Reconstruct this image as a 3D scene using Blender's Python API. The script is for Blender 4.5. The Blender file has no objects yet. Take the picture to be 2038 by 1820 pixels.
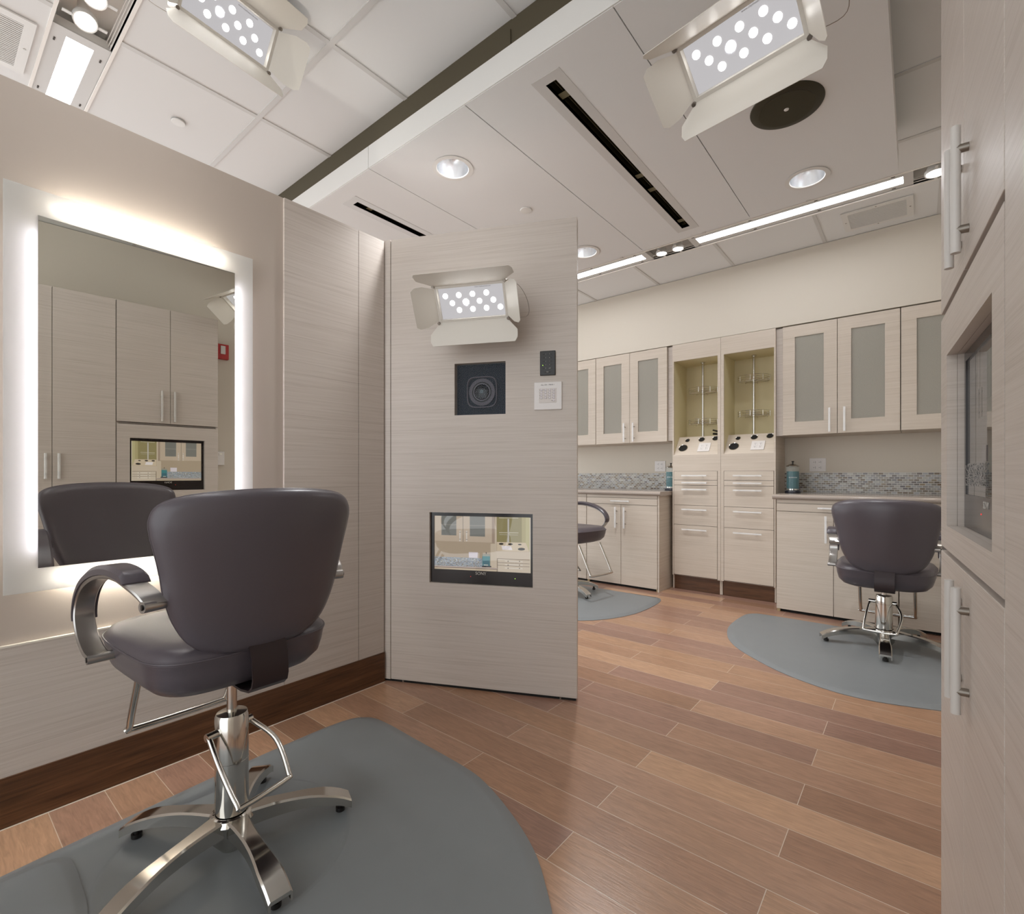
import bpy, bmesh, math, random
from mathutils import Vector, Matrix
random.seed(7)
C = bpy.context.scene.collection
SC = bpy.context.scene
PI = math.pi
rad = math.radians

# ------------------------------------------------------------ camera, world, exposure
cam = bpy.data.cameras.new('camera')
cam.sensor_fit = 'HORIZONTAL'
cam.sensor_width = 36.0
cam.lens = 36.0 * 984.5 / 2038
cam.shift_y = (946 - 910) / 2038
cam.clip_start = 0.01
camo = bpy.data.objects.new('camera', cam)
C.objects.link(camo)
camo.location = (0, 0, 1.10)
camo.rotation_euler = (PI / 2, 0, rad(39.34 - 90))
SC.camera = camo
w = bpy.data.worlds.new('world')
SC.world = w
w.use_nodes = True
w.node_tree.nodes['Background'].inputs[0].default_value = (0.95, 0.98, 1.0, 1)
w.node_tree.nodes['Background'].inputs[1].default_value = 1.6
SC.view_settings.view_transform = 'Standard'
SC.view_settings.look = 'None'
SC.view_settings.gamma = 1.0
SC.view_settings.exposure = 0.43
try:
    SC.view_settings.use_curve_mapping = False
except Exception:
    pass
# light strengths
K_TROUGH = 13.0     # linear strip diffusers
K_SPOT = 9.0
K_DOWN = 75.0       # watts, downlights in the dropped panel
K_LED = 9.0
K_MIRROR = 75.0     # tubes behind the mirror
K_STUDIO = 30.0      # watts, each barn-door lamp


# ------------------------------------------------------------ materials
def lin(h):
    h = h.lstrip('#')
    r = [int(h[i:i + 2], 16) / 255 for i in (0, 2, 4)]
    return tuple(c / 12.92 if c <= 0.04045 else ((c + 0.055) / 1.055) ** 2.4 for c in r) + (1,)


MATS = {}


def mat(name, col, rough=0.5, metal=0.0, noise=0.0, nscale=40, bump=0.0, **kw):
    if name in MATS:
        return MATS[name]
    m = bpy.data.materials.new(name)
    m.use_nodes = True
    nt = m.node_tree
    b = nt.nodes['Principled BSDF']
    col = lin(col) if isinstance(col, str) else col
    b.inputs['Base Color'].default_value = col
    b.inputs['Roughness'].default_value = rough
    b.inputs['Metallic'].default_value = metal
    for k, v in kw.items():
        b.inputs[k].default_value = v
    if noise or bump:
        tc = nt.nodes.new('ShaderNodeTexCoord')
        nz = nt.nodes.new('ShaderNodeTexNoise')
        nz.inputs['Scale'].default_value = nscale
        nz.inputs['Detail'].default_value = 4
        nt.links.new(tc.outputs['Object'], nz.inputs['Vector'])
        if noise:
            mp = nt.nodes.new('ShaderNodeMapRange')
            mp.inputs[3].default_value = 1 - noise
            mp.inputs[4].default_value = 1 + noise
            nt.links.new(nz.outputs['Fac'], mp.inputs[0])
            vm = nt.nodes.new('ShaderNodeVectorMath')
            vm.operation = 'SCALE'
            vm.inputs[0].default_value = col[:3]
            nt.links.new(mp.outputs[0], vm.inputs['Scale'])
            nt.links.new(vm.outputs[0], b.inputs['Base Color'])
        if bump:
            bp = nt.nodes.new('ShaderNodeBump')
            bp.inputs['Strength'].default_value = bump
            bp.inputs['Distance'].default_value = 0.002
            nt.links.new(nz.outputs['Fac'], bp.inputs['Height'])
            nt.links.new(bp.outputs[0], b.inputs['Normal'])
    MATS[name] = m
    return m


def emis(name, col, strength):
    if name in MATS:
        return MATS[name]
    m = bpy.data.materials.new(name)
    m.use_nodes = True
    b = m.node_tree.nodes['Principled BSDF']
    col = lin(col) if isinstance(col, str) else col
    b.inputs['Base Color'].default_value = (0.02, 0.02, 0.02, 1)
    b.inputs['Roughness'].default_value = 0.6
    b.inputs['Emission Color'].default_value = col
    b.inputs['Emission Strength'].default_value = strength
    MATS[name] = m
    return m


def screen_mat(name, col, strength):
    """lit display surface under clear glass; a display dims when looked at from the side"""
    if name in MATS:
        return MATS[name]
    m = emis(name, col, strength)
    nt = m.node_tree
    b = nt.nodes['Principled BSDF']
    b.inputs['Coat Weight'].default_value = 1.0
    b.inputs['Coat Roughness'].default_value = 0.0
    b.inputs['Coat IOR'].default_value = 1.6
    lw = nt.nodes.new('ShaderNodeLayerWeight')
    lw.inputs['Blend'].default_value = 0.5
    mr = nt.nodes.new('ShaderNodeMapRange')
    mr.inputs[1].default_value = 0.55
    mr.inputs[2].default_value = 0.85
    mr.inputs[3].default_value = strength
    mr.inputs[4].default_value = 0.04
    nt.links.new(lw.outputs['Facing'], mr.inputs[0])
    nt.links.new(mr.outputs[0], b.inputs['Emission Strength'])
    return m


def streaky(name, c1, c2, c3, rough=0.42, sc=(1.6, 1.6, 75), fine=(5, 5, 330), spec=0.5):
    """wood-look laminate with fine level streaks"""
    m = bpy.data.materials.new(name)
    m.use_nodes = True
    nt = m.node_tree
    N = nt.nodes
    L = nt.links
    b = N['Principled BSDF']
    tc = N.new('ShaderNodeTexCoord')

    def nz(scale, detail=3):
        mp = N.new('ShaderNodeMapping')
        mp.inputs['Scale'].default_value = scale
        L.new(tc.outputs['Object'], mp.inputs['Vector'])
        n = N.new('ShaderNodeTexNoise')
        n.inputs['Scale'].default_value = 1
        n.inputs['Detail'].default_value = detail
        n.inputs['Distortion'].default_value = 0.4
        L.new(mp.outputs[0], n.inputs['Vector'])
        return n
    a = nz(sc)
    f = nz(fine)
    cr = N.new('ShaderNodeValToRGB')
    e = cr.color_ramp.elements
    e[0].position = 0.30
    e[0].color = lin(c1)
    e[1].position = 0.70
    e[1].color = lin(c3)
    q = e.new(0.48)
    q.color = lin(c2)
    mx = N.new('ShaderNodeMath')
    mx.operation = 'MULTIPLY_ADD'
    mx.inputs[1].default_value = 0.55
    L.new(f.outputs['Fac'], mx.inputs[0])
    m2 = N.new('ShaderNodeMath')
    m2.operation = 'MULTIPLY'
    m2.inputs[1].default_value = 0.45
    L.new(a.outputs['Fac'], m2.inputs[0])
    L.new(m2.outputs[0], mx.inputs[2])
    L.new(mx.outputs[0], cr.inputs[0])
    L.new(cr.outputs[0], b.inputs['Base Color'])
    b.inputs['Roughness'].default_value = rough
    b.inputs['Specular IOR Level'].default_value = spec
    bp = N.new('ShaderNodeBump')
    bp.inputs['Strength'].default_value = 0.12
    bp.inputs['Distance'].default_value = 0.001
    L.new(f.outputs['Fac'], bp.inputs['Height'])
    L.new(bp.outputs[0], b.inputs['Normal'])
    MATS[name] = m
    return m


def floor_mat():
    m = bpy.data.materials.new('plank_tile')
    m.use_nodes = True
    nt = m.node_tree
    N = nt.nodes
    L = nt.links
    b = N['Principled BSDF']
    tc = N.new('ShaderNodeTexCoord')
    sp = N.new('ShaderNodeSeparateXYZ')
    L.new(tc.outputs['Object'], sp.inputs[0])
    ax = N.new('ShaderNodeMath')
    ax.inputs[1].default_value = 0.20 + 1.02 * 20
    L.new(sp.outputs['Y'], ax.inputs[0])
    ay = N.new('ShaderNodeMath')
    ay.inputs[1].default_value = -1.300 + 0.1445 * 40
    L.new(sp.outputs['X'], ay.inputs[0])
    cb = N.new('ShaderNodeCombineXYZ')
    L.new(ax.outputs[0], cb.inputs[0])
    L.new(ay.outputs[0], cb.inputs[1])
    br = N.new('ShaderNodeTexBrick')
    br.offset = 0.5
    br.offset_frequency = 2
    br.inputs['Color1'].default_value = (0, 0, 0, 1)
    br.inputs['Color2'].default_value = (1, 1, 1, 1)
    br.inputs['Mortar'].default_value = (0.5, 0.5, 0.5, 1)
    br.inputs['Scale'].default_value = 1
    br.inputs['Mortar Size'].default_value = 0.0011
    br.inputs['Mortar Smooth'].default_value = 0.1
    br.inputs['Brick Width'].default_value = 1.02
    br.inputs['Row Height'].default_value = 0.1445
    L.new(cb.outputs[0], br.inputs['Vector'])
    cr = N.new('ShaderNodeValToRGB')
    cols = ['#8a6954', '#9c775f', '#ab8669', '#927062', '#b48f72', '#a37e68', '#8a6a5c', '#a58168']
    e = cr.color_ramp.elements
    e[0].position = 0
    e[0].color = lin(cols[0])
    e[1].position = 1
    e[1].color = lin(cols[-1])
    for i in range(1, 7):
        q = e.new(i / 7)
        q.color = lin(cols[i])
    L.new(br.outputs['Color'], cr.inputs[0])
    # grain along Y, shifted per plank
    sh = N.new('ShaderNodeMath')
    sh.operation = 'MULTIPLY'
    sh.inputs[1].default_value = 37.0
    L.new(br.outputs['Color'], sh.inputs[0])
    cb2 = N.new('ShaderNodeCombineXYZ')
    L.new(sp.outputs['X'], cb2.inputs[0])
    L.new(sp.outputs['Y'], cb2.inputs[1])
    L.new(sh.outputs[0], cb2.inputs[2])
    mp = N.new('ShaderNodeMapping')
    mp.inputs['Scale'].default_value = (110, 11, 1)
    L.new(cb2.outputs[0], mp.inputs['Vector'])
    nz = N.new('ShaderNodeTexNoise')
    nz.inputs['Scale'].default_value = 1
    nz.inputs['Detail'].default_value = 5
    nz.inputs['Distortion'].default_value = 1.1
    L.new(mp.outputs[0], nz.inputs['Vector'])
    mr = N.new('ShaderNodeMapRange')
    mr.inputs[1].default_value = 0.3
    mr.inputs[2].default_value = 0.7
    mr.inputs[3].default_value = 0.80
    mr.inputs[4].default_value = 1.13
    L.new(nz.outputs['Fac'], mr.inputs[0])
    vs = N.new('ShaderNodeVectorMath')
    vs.operation = 'SCALE'
    L.new(cr.outputs[0], vs.inputs[0])
    L.new(mr.outputs[0], vs.inputs['Scale'])
    mx = N.new('ShaderNodeMix')
    mx.data_type = 'RGBA'
    L.new(br.outputs['Fac'], mx.inputs[0])
    L.new(vs.outputs[0], mx.inputs[6])
    mx.inputs[7].default_value = lin('#c9b9a8')
    L.new(mx.outputs[2], b.inputs['Base Color'])
    b.inputs['Roughness'].default_value = 0.30
    bp = N.new('ShaderNodeBump')
    bp.inputs['Strength'].default_value = 0.25
    bp.inputs['Distance'].default_value = 0.002
    L.new(nz.outputs['Fac'], bp.inputs['Height'])
    L.new(bp.outputs[0], b.inputs['Normal'])
    return m


def mosaic_mat():
    m = bpy.data.materials.new('glass_mosaic')
    m.use_nodes = True
    nt = m.node_tree
    N = nt.nodes
    L = nt.links
    b = N['Principled BSDF']
    tc = N.new('ShaderNodeTexCoord')
    sp = N.new('ShaderNodeSeparateXYZ')
    L.new(tc.outputs['Object'], sp.inputs[0])
    cb = N.new('ShaderNodeCombineXYZ')
    L.new(sp.outputs['Y'], cb.inputs[0])
    L.new(sp.outputs['Z'], cb.inputs[1])
    ad = N.new('ShaderNodeVectorMath')
    ad.inputs[1].default_value = (5, 0.9440, 0)
    L.new(cb.outputs[0], ad.inputs[0])
    br = N.new('ShaderNodeTexBrick')
    br.inputs['Color1'].default_value = (0, 0, 0, 1)
    br.inputs['Color2'].default_value = (1, 1, 1, 1)
    br.inputs['Scale'].default_value = 1
    br.inputs['Mortar Size'].default_value = 0.0016
    br.inputs['Mortar Smooth'].default_value = 0.1
    br.inputs['Brick Width'].default_value = 0.035
    br.inputs['Row Height'].default_value = 0.0172
    L.new(ad.outputs[0], br.inputs['Vector'])
    cr = N.new('ShaderNodeValToRGB')
    cols = ['#5a4c3c', '#a3a29c', '#6e5b42', '#b5b2aa', '#5f5a5e', '#857458', '#a4a6a8', '#5c4832']
    e = cr.color_ramp.elements
    e[0].color = lin(cols[0])
    e[1].color = lin(cols[-1])
    for i in range(1, 7):
        q = e.new(i / 7)
        q.color = lin(cols[i])
    L.new(br.outputs['Color'], cr.inputs[0])
    mx = N.new('ShaderNodeMix')
    mx.data_type = 'RGBA'
    L.new(br.outputs['Fac'], mx.inputs[0])
    L.new(cr.outputs[0], mx.inputs[6])
    mx.inputs[7].default_value = lin('#cfccc6')
    L.new(mx.outputs[2], b.inputs['Base Color'])
    b.inputs['Roughness'].default_value = 0.18
    return m


WOOD = streaky('pale_laminate', '#b9ac9b', '#c8bcae', '#d1c6b9', sc=(1.3, 1.3, 110), fine=(4, 4, 420))
WOODP = streaky('grey_laminate', '#b0a59b', '#c1b7ae', '#cac1b9', sc=(1.3, 1.3, 110), fine=(4, 4, 420))
DARKW = streaky('brown_base_wood', '#3a2414', '#543620', '#6b482e', rough=0.35, sc=(2.5, 2.5, 45), fine=(8, 8, 160))
PAINT = mat('cream_paint', '#cfc7ba', 0.6, bump=0.05, nscale=300)
PAINT2 = mat('taupe_paint', '#b3a79c', 0.6, bump=0.05, nscale=300)
CEIL = mat('ceiling_tile', '#dcdcdb', 0.85, bump=0.06, nscale=500)
GRID = mat('grid_white', '#c8c6c3', 0.5)
WHITE = mat('white_metal', '#d8d6d2', 0.4)
WHITEP = mat('white_plastic', '#dedad8', 0.35)
OLIVE = mat('dark_olive_metal', '#2a2408', 0.55)
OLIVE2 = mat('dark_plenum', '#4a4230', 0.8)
CREAM_IN = mat('cream_interior', '#d4c9a4', 0.5)
CHROME = mat('chrome', '#cfccc6', 0.12, 1.0)
BRUSH = mat('brushed_aluminium', '#b4b1ae', 0.28, 1.0)
STEEL = mat('satin_nickel', '#9a948c', 0.32, 1.0)
LEATHER = mat('charcoal_vinyl', '#4f494f', 0.33, noise=0.05, nscale=300, bump=0.06)
DARKMET = mat('dark_bracket', '#2f2527', 0.4, 0.3)
RUBBER = mat('grey_rubber', '#7b7f81', 0.42, noise=0.04, nscale=12, bump=0.05)
BLACK = mat('black_plastic', '#15110f', 0.35)
VOID = mat('black_gap', '#0b0907', 0.8)
SEAM = mat('dark_seam', '#3a3027', 0.7)
ACRYL = mat('clear_acrylic', '#f4f4f3', 0.12, **{'Alpha': 0.6})
FROST = mat('milky_acrylic', '#c9c5c0', 0.35)
MOSAIC = mosaic_mat()
COUNTER = mat('speckled_counter', '#a69a90', 0.16, noise=0.55, nscale=650)
PANE = mat('frosted_pane', '#c6c2b7', 0.33, noise=0.22, nscale=260, **{'Transmission Weight': 0.45, 'IOR': 1.2})
MIRROR = mat('mirror_silver', '#f0efe8', 0.0, 1.0)
GLASS = mat('dark_glass', '#0c1118', 0.04, **{'Alpha': 0.12})
JARGLASS = mat('jar_glass', '#dfeeee', 0.03, **{'Alpha': 0.12})
LIQUID = mat('teal_liquid', '#0f7480', 0.05, **{'Transmission Weight': 0.6, 'IOR': 1.33})
RED = mat('alarm_red', '#b3201c', 0.4)
LAMPBODY = mat('lamp_enamel', '#d2cdc4', 0.42)
LEDM = emis('led_spot', (1.0, 0.98, 0.95, 1), K_LED)
LENSM = emis('lamp_lens_glow', (0.93, 0.90, 0.92, 1), 0.40)
STRIP = emis('strip_diffuser', (0.97, 0.98, 1.0, 1), K_TROUGH)
SPOTM = emis('spot_glow', (1.0, 0.95, 0.9, 1), K_SPOT)
TUBEM = emis('mirror_tube_glow', (1.0, 0.97, 0.88, 1), K_MIRROR)
GREENLED = emis('green_pilot', (0.5, 1.0, 0.1, 1), 2.0)
REDLED = emis('red_pilot', (1.0, 0.05, 0.05, 1), 1.0)
FLOORM = floor_mat()

# frosted translucent border of the mirror
FG = bpy.data.materials.new('frosted_border_glass')
FG.use_nodes = True
_n = FG.node_tree
_b = _n.nodes['Principled BSDF']
_b.inputs['Base Color'].default_value = lin('#d6d6d2')
_b.inputs['Roughness'].default_value = 0.35
_t = _n.nodes.new('ShaderNodeBsdfTranslucent')
_t.inputs[0].default_value = (0.9, 0.9, 0.9, 1)
_m = _n.nodes.new('ShaderNodeMixShader')
_m.inputs[0].default_value = 0.55
_n.links.new(_b.outputs[0], _m.inputs[1])
_n.links.new(_t.outputs[0], _m.inputs[2])
_n.links.new(_m.outputs[0], _n.nodes['Material Output'].inputs[0])


# ------------------------------------------------------------ builders
class B:
    """collects shapes, given in local coordinates, into one mesh"""
    def __init__(s, M=None):
        s.bm = bmesh.new()
        s.M = M or Matrix()
        s.sm = False

    def v(s, p):
        return s.bm.verts.new(s.M @ Vector(p))

    def face(s, pts):
        try:
            return s.bm.faces.new([s.v(p) for p in pts])
        except ValueError:
            return None

    def box(s, x0, x1, y0, y1, z0, z1, bev=0):
        x0, x1 = min(x0, x1), max(x0, x1)
        y0, y1 = min(y0, y1), max(y0, y1)
        z0, z1 = min(z0, z1), max(z0, z1)
        V = [s.v(p) for p in ((x0, y0, z0), (x1, y0, z0), (x1, y1, z0), (x0, y1, z0),
                              (x0, y0, z1), (x1, y0, z1), (x1, y1, z1), (x0, y1, z1))]
        F = [s.bm.faces.new([V[i] for i in f]) for f in
             ((0, 3, 2, 1), (4, 5, 6, 7), (0, 1, 5, 4), (1, 2, 6, 5), (2, 3, 7, 6), (3, 0, 4, 7))]
        if bev:
            E = list({e for f in F for e in f.edges})
            bmesh.ops.bevel(s.bm, geom=E, offset=bev, segments=2, affect='EDGES', profile=0.5)
        return s

    def rings(s, rings, caps=True, closed=True):
        R = [[s.v(p) for p in r] for r in rings]
        n = len(R[0])
        for a, b in zip(R[:-1], R[1:]):
            for i in range(n if closed else n - 1):
                j = (i + 1) % n
                try:
                    s.bm.faces.new((a[i], a[j], b[j], b[i]))
                except ValueError:
                    pass
        if caps:
            for r in (R[0], R[-1]):
                try:
                    s.bm.faces.new(r)
                except ValueError:
                    pass
        return s

    def cyl(s, p, q, r, r2=None, n=20, caps=True):
        p, q = Vector(p), Vector(q)
        d = (q - p).normalized()
        a = d.orthogonal().normalized()
        b = d.cross(a)
        r2 = r if r2 is None else r2
        return s.rings([[c + rr * (math.cos(t) * a + math.sin(t) * b) for t in [2 * PI * i / n for i in range(n)]]
                        for c, rr in ((p, r), (q, r2))], caps)

    def lathe(s, prof, c=(0, 0, 0), n=32, caps=True):
        return s.rings([[(c[0] + r * math.cos(2 * PI * i / n), c[1] + r * math.sin(2 * PI * i / n), c[2] + z)
                         for i in range(n)] for r, z in prof], caps)

    def tube(s, pts, r, n=12, closed=False, smooth=True):
        P = [Vector(p) for p in pts]
        if smooth:
            P = spline(P, 6, closed)
        N_ = len(P)
        rings = []
        prev = None
        for i, p in enumerate(P):
            a = P[(i - 1) % N_] if closed or i else P[0]
            b = P[(i + 1) % N_] if closed or i < N_ - 1 else P[-1]
            d = (b - a).normalized()
            if prev is None:
                u = d.orthogonal().normalized()
            else:
                u = (prev - d * prev.dot(d)).normalized()
            prev = u
            w_ = d.cross(u)
            rr = r(i / (N_ - 1)) if callable(r) else r
            rings.append([p + rr * (math.cos(2 * PI * k / n) * u + math.sin(2 * PI * k / n) * w_) for k in range(n)])
        if closed:
            rings.append(rings[0])
            return s.rings(rings, False)
        return s.rings(rings, True)

    def slab(s, us, vs, solid, t, f):
        """sheet with cut-outs: cells solid(i,j) of grid us x vs, thickness t; f(u,v,w) -> point"""
        nu, nv = len(us) - 1, len(vs) - 1
        S = lambda i, j: 0 <= i < nu and 0 <= j < nv and solid(i, j)
        for i in range(nu):
            for j in range(nv):
                if not S(i, j):
                    continue
                a, b, c, d = us[i], us[i + 1], vs[j], vs[j + 1]
                s.face([f(a, c, 0), f(b, c, 0), f(b, d, 0), f(a, d, 0)])
                s.face([f(a, c, t), f(a, d, t), f(b, d, t), f(b, c, t)])
                if not S(i - 1, j):
                    s.face([f(a, c, 0), f(a, d, 0), f(a, d, t), f(a, c, t)])
                if not S(i + 1, j):
                    s.face([f(b, c, 0), f(b, c, t), f(b, d, t), f(b, d, 0)])
                if not S(i, j - 1):
                    s.face([f(a, c, 0), f(a, c, t), f(b, c, t), f(b, c, 0)])
                if not S(i, j + 1):
                    s.face([f(a, d, 0), f(b, d, 0), f(b, d, t), f(a, d, t)])
        return s


def spline(P, k=6, closed=False):
    out = []
    n = len(P)
    m = n if closed else n - 1
    for i in range(m):
        p1, p2 = P[i], P[(i + 1) % n]
        p0 = P[(i - 1) % n] if closed or i else p1 * 2 - p2
        p3 = P[(i + 2) % n] if closed or i < n - 2 else p2 * 2 - p1
        for j in range(k):
            t = j / k
            out.append(0.5 * ((2 * p1) + (p2 - p0) * t + (2 * p0 - 5 * p1 + 4 * p2 - p3) * t * t
                              + (3 * p1 - p0 - 3 * p2 + p3) * t ** 3))
    if not closed:
        out.append(P[-1])
    return out


def holes(us, vs, H):
    """grid lines and solidity test for a sheet with rectangular holes H=[(u0,u1,v0,v1)]"""
    U = sorted(set([round(x, 5) for x in list(us) + [h[0] for h in H] + [h[1] for h in H] if us[0] <= x <= us[-1]]))
    V = sorted(set([round(x, 5) for x in list(vs) + [h[2] for h in H] + [h[3] for h in H] if vs[0] <= x <= vs[-1]]))

    def solid(i, j):
        cu, cv = (U[i] + U[i + 1]) / 2, (V[j] + V[j + 1]) / 2
        return not any(a < cu < b and c < cv < d for a, b, c, d in H)
    return U, V, solid


WORLD = {}


def props(o, label=None, cat=None, group=None, kind=None):
    if label:
        o['label'] = label
    if cat:
        o['category'] = cat
    if group:
        o['group'] = group
    if kind:
        o['kind'] = kind
    return o


def thing(name, label, cat, M=None, group=None, kind=None):
    o = bpy.data.objects.new(name, None)
    o.empty_display_size = 0.05
    C.objects.link(o)
    M = M or Matrix()
    o.matrix_basis = M
    WORLD[o] = M.copy()
    return props(o, label, cat, group, kind)


def obj(name, b, m, parent=None, smooth=False, label=None, cat=None, group=None, kind=None, subd=0, origin=None):
    """link a builder's shapes (world coordinates) as one mesh object"""
    bm = b.bm
    bmesh.ops.remove_doubles(bm, verts=bm.verts, dist=1e-6)
    bmesh.ops.recalc_face_normals(bm, faces=bm.faces)
    me = bpy.data.meshes.new(name)
    o = bpy.data.objects.new(name, me)
    if parent is not None:
        P = WORLD[parent]
        WORLD[o] = P.copy()
        bm.transform(P.inverted())
        o.parent = parent
    else:
        if origin is None:
            co = [v.co for v in bm.verts]
            origin = Vector((sum(c.x for c in co), sum(c.y for c in co), 0)) / max(1, len(co))
            origin.z = min(c.z for c in co)
        origin = Vector(origin)
        o.location = origin
        WORLD[o] = Matrix.Translation(origin)
        bm.transform(WORLD[o].inverted())
    bm.to_mesh(me)
    bm.free()
    for mm in (m if isinstance(m, (list, tuple)) else [m]):
        me.materials.append(mm)
    if smooth:
        for p in me.polygons:
            p.use_smooth = True
        if smooth != 'all':
            try:
                me.set_sharp_from_angle(angle=rad(35))
            except Exception:
                pass
    C.objects.link(o)
    if subd:
        md = o.modifiers.new('subd', 'SUBSURF')
        md.levels = md.render_levels = subd
    return props(o, label, cat, group, kind)


def T(x, y, z=0, a=0):
    return Matrix.Translation((x, y, z)) @ Matrix.Rotation(rad(a), 4, 'Z')


def struct(name, b, m, origin=(0, 0, 0), **k):
    return obj(name, b, m, kind='structure', origin=origin, **k)


def text(name, s, size, M, m, parent, ext=0.0004, label=None):
    cu = bpy.data.curves.new(name, 'FONT')
    cu.body = s
    cu.size = size
    cu.align_x = 'CENTER'
    cu.align_y = 'CENTER'
    cu.extrude = ext
    t = bpy.data.objects.new('tmp', cu)
    C.objects.link(t)
    dg = bpy.context.evaluated_depsgraph_get()
    me = bpy.data.meshes.new_from_object(t.evaluated_get(dg))
    bpy.data.objects.remove(t)
    o = bpy.data.objects.new(name, me)
    me.materials.clear()
    me.materials.append(m)
    C.objects.link(o)
    P = WORLD[parent]
    me.transform(P.inverted() @ M)
    o.parent = parent
    WORLD[o] = P.copy()
    return props(o, label)


# ============================================================ ROOM SHELL
ZC = 2.98          # ceiling
ZP = 2.35          # partition and cabinet tops
XB = 5.08          # back wall
XF = 4.70          # tall unit and upper door fronts
T1 = (0.378, 0.574)      # light trough over the mirror side
T2 = (3.93, 4.13)        # light trough along the back wall
b = B()
b.box(-1.9, XB, -1.2, 5.6, -0.05, 0.0)
struct('floor', b, FLOORM)

YL = [-0.12 + 0.70 * k for k in range(-1, 9)]
XL = [-0.614, -0.02, 1.168, 1.762, 2.356, 2.95, 3.544, 4.724]
EDGE = 1.58        # near edge of the dropped ceiling panel
b = B()
for x0, x1 in ((-1.9, T1[0]), (T1[1], T2[0]), (T2[1], XB)):
    b.box(x0, x1, -1.2, 5.6, ZC + 0.004, ZC + 0.03)
struct('ceiling', b, CEIL)
b = B()
for y in YL:
    for x0, x1 in ((-1.9, T1[0] - 0.012), (T1[1] + 0.012, T2[0] - 0.012), (T2[1] + 0.012, XF)):
        b.box(x0, x1, y - 0.012, y + 0.012, ZC - 0.0005, ZC + 0.006)
for x in XL:
    if x < 4.6:
        b.box(x - 0.012, x + 0.012, -1.2, 5.6, ZC - 0.0008, ZC + 0.006)
struct('trim_1', b, GRID)
# troughs: recessed housings
for n, (x0, x1) in ((2, T1), (3, T2)):
    b = B()
    b.box(x0 - 0.002, x1 + 0.002, -1.2, 5.6, ZC + 0.112, ZC + 0.122)
    for xa, xb in ((x0 - 0.012, x0), (x1, x1 + 0.012)):
        b.box(xa, xb, -1.2, 5.6, ZC - 0.002, ZC + 0.122)
    for k in range(3):
        xx = x1 - 0.006 - 0.006 * k
        b.box(xx, xx + 0.002, -1.2, 5.6, ZC + 0.012 + 0.012 * k, ZC + 0.018 + 0.012 * k)
    struct('trim_%d' % n, b, mat('trough_cream', '#ece8e2', 0.7))

# walls
b = B()
b.box(XB, XB + 0.1, -1.2, 5.6, 0, 2.40)
b.box(XF + 0.004, XB + 0.1, -1.2, 5.6, 2.362, ZC)      # bulkhead above the cabinets
struct('wall_back', b, PAINT)
b = B()
b.box(-1.9, 1.612, 2.211, 2.33, 0, ZP)
struct('wall_left', b, PAINT2)
MC = T(1.5916, -0.0445, 0, 184.1)      # frame of the right-hand cabinet run: x runs towards the camera, room side is -y
b = B(MC)
b.box(-3.7, 3.7, 0.562, 0.66, 0, ZC)
struct('wall_right', b, PAINT)

# laminate cladding on the partition
b = B()
b.box(1.070, 1.4505, 2.199, 2.2115, 0.157, ZP - 0.003)
struct('trim_4', b, WOODP)
b = B()
b.box(1.4535, 1.606, 2.199, 2.2115, 0.157, ZP - 0.003)
struct('trim_5', b, WOODP)
b = B()
b.box(-1.9, 1.0685, 2.199, 2.2115, 0.157, 0.560)
struct('trim_6', b, WOODP)
b = B()
b.box(-1.9, 1.0685, 2.197, 2.2115, 0.560, 0.566)
struct('trim_7', b, mat('lit_ledge_top', '#d9d2c6', 0.4))  # ledge top coloured paler for the light falling on it
b = B()
b.box(-1.9, 1.608, 2.193, 2.2115, 0, 0.157)
struct('baseboard_left', b, DARKW)
b = B()
b.box(-1.9, 1.608, 2.188, 2.193, 0.0, 0.0012)
struct('trim_8', b, mat('grout_line', '#cfc3b6', 0.7))
b = B()
b.box(1.6165, 1.6185, 2.13, 2.21, 2.0, ZP)

# ============================================================ DROPPED CEILING PANEL (cloud)
ZD = 2.756
CX0, CX1, CY0, CY1 = 1.573, 3.43, 0.08, 4.6
slots = [(1.716, 3.290, 1.169, 1.221), (1.724, 3.290, 2.622, 2.670)]
cl = thing('dropped_ceiling_panel', 'large white dropped ceiling panel with dark gap above it, over the open doorway',
           'ceiling panel', T(CX0, CY0, ZD))
joints = [0.832, 1.566, 2.292, 3.03, 3.77]
ys = [CY0] + joints + [CY1]
b = B()
DL = [(1.861, 1.939), (3.176, 0.476), (3.182, 1.910)]
U, V, S = holes([CX0 + 0.006, CX1], [CY0, CY1], slots + [(CX0, CX1, j - 0.0022, j + 0.0022) for j in joints] +
                [(x - 0.13, x + 0.13, y - 0.13, y + 0.13) for x, y in DL])
b.slab(U, V, S, 0.02, lambda u, v, w: (u, v, ZD + w))
for x, y in DL:       # square-to-round infill around each downlight opening
    A_, R_ = [], []
    for i in range(64):
        a = 2 * PI * i / 64 + PI / 4
        c_, s_ = math.cos(a), math.sin(a)
        k = 0.13 / max(abs(c_), abs(s_))
        A_.append((x + k * c_, y + k * s_, ZD))
        R_.append((x + 0.086 * c_, y + 0.086 * s_, ZD))
    b.rings([A_, R_], caps=False)
obj('face_panel', b, CEIL, cl)
b = B()
fy = [CY0, 2.30, CY1]
b.box(CX0, CX0 + 0.012, CY0, 2.292 - 0.0015, ZD + 0.002, ZD + 0.12)
b.box(CX0, CX0 + 0.012, 2.292 + 0.0015, CY1, ZD + 0.002, ZD + 0.12)
b.box(CX0 + 0.012, CX1, CY0, CY0 + 0.008, ZD + 0.02, ZD + 0.12)
b.box(CX1 - 0.01, CX1, CY0 + 0.008, CY1, ZD + 0.02, ZD + 0.12)
obj('fascia', b, WHITE, cl)
b = B()
b.box(CX0 + 0.014, CX1 - 0.012, CY0 + 0.01, CY1, ZD + 0.021, ZD + 0.022)
b2 = B()
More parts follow.
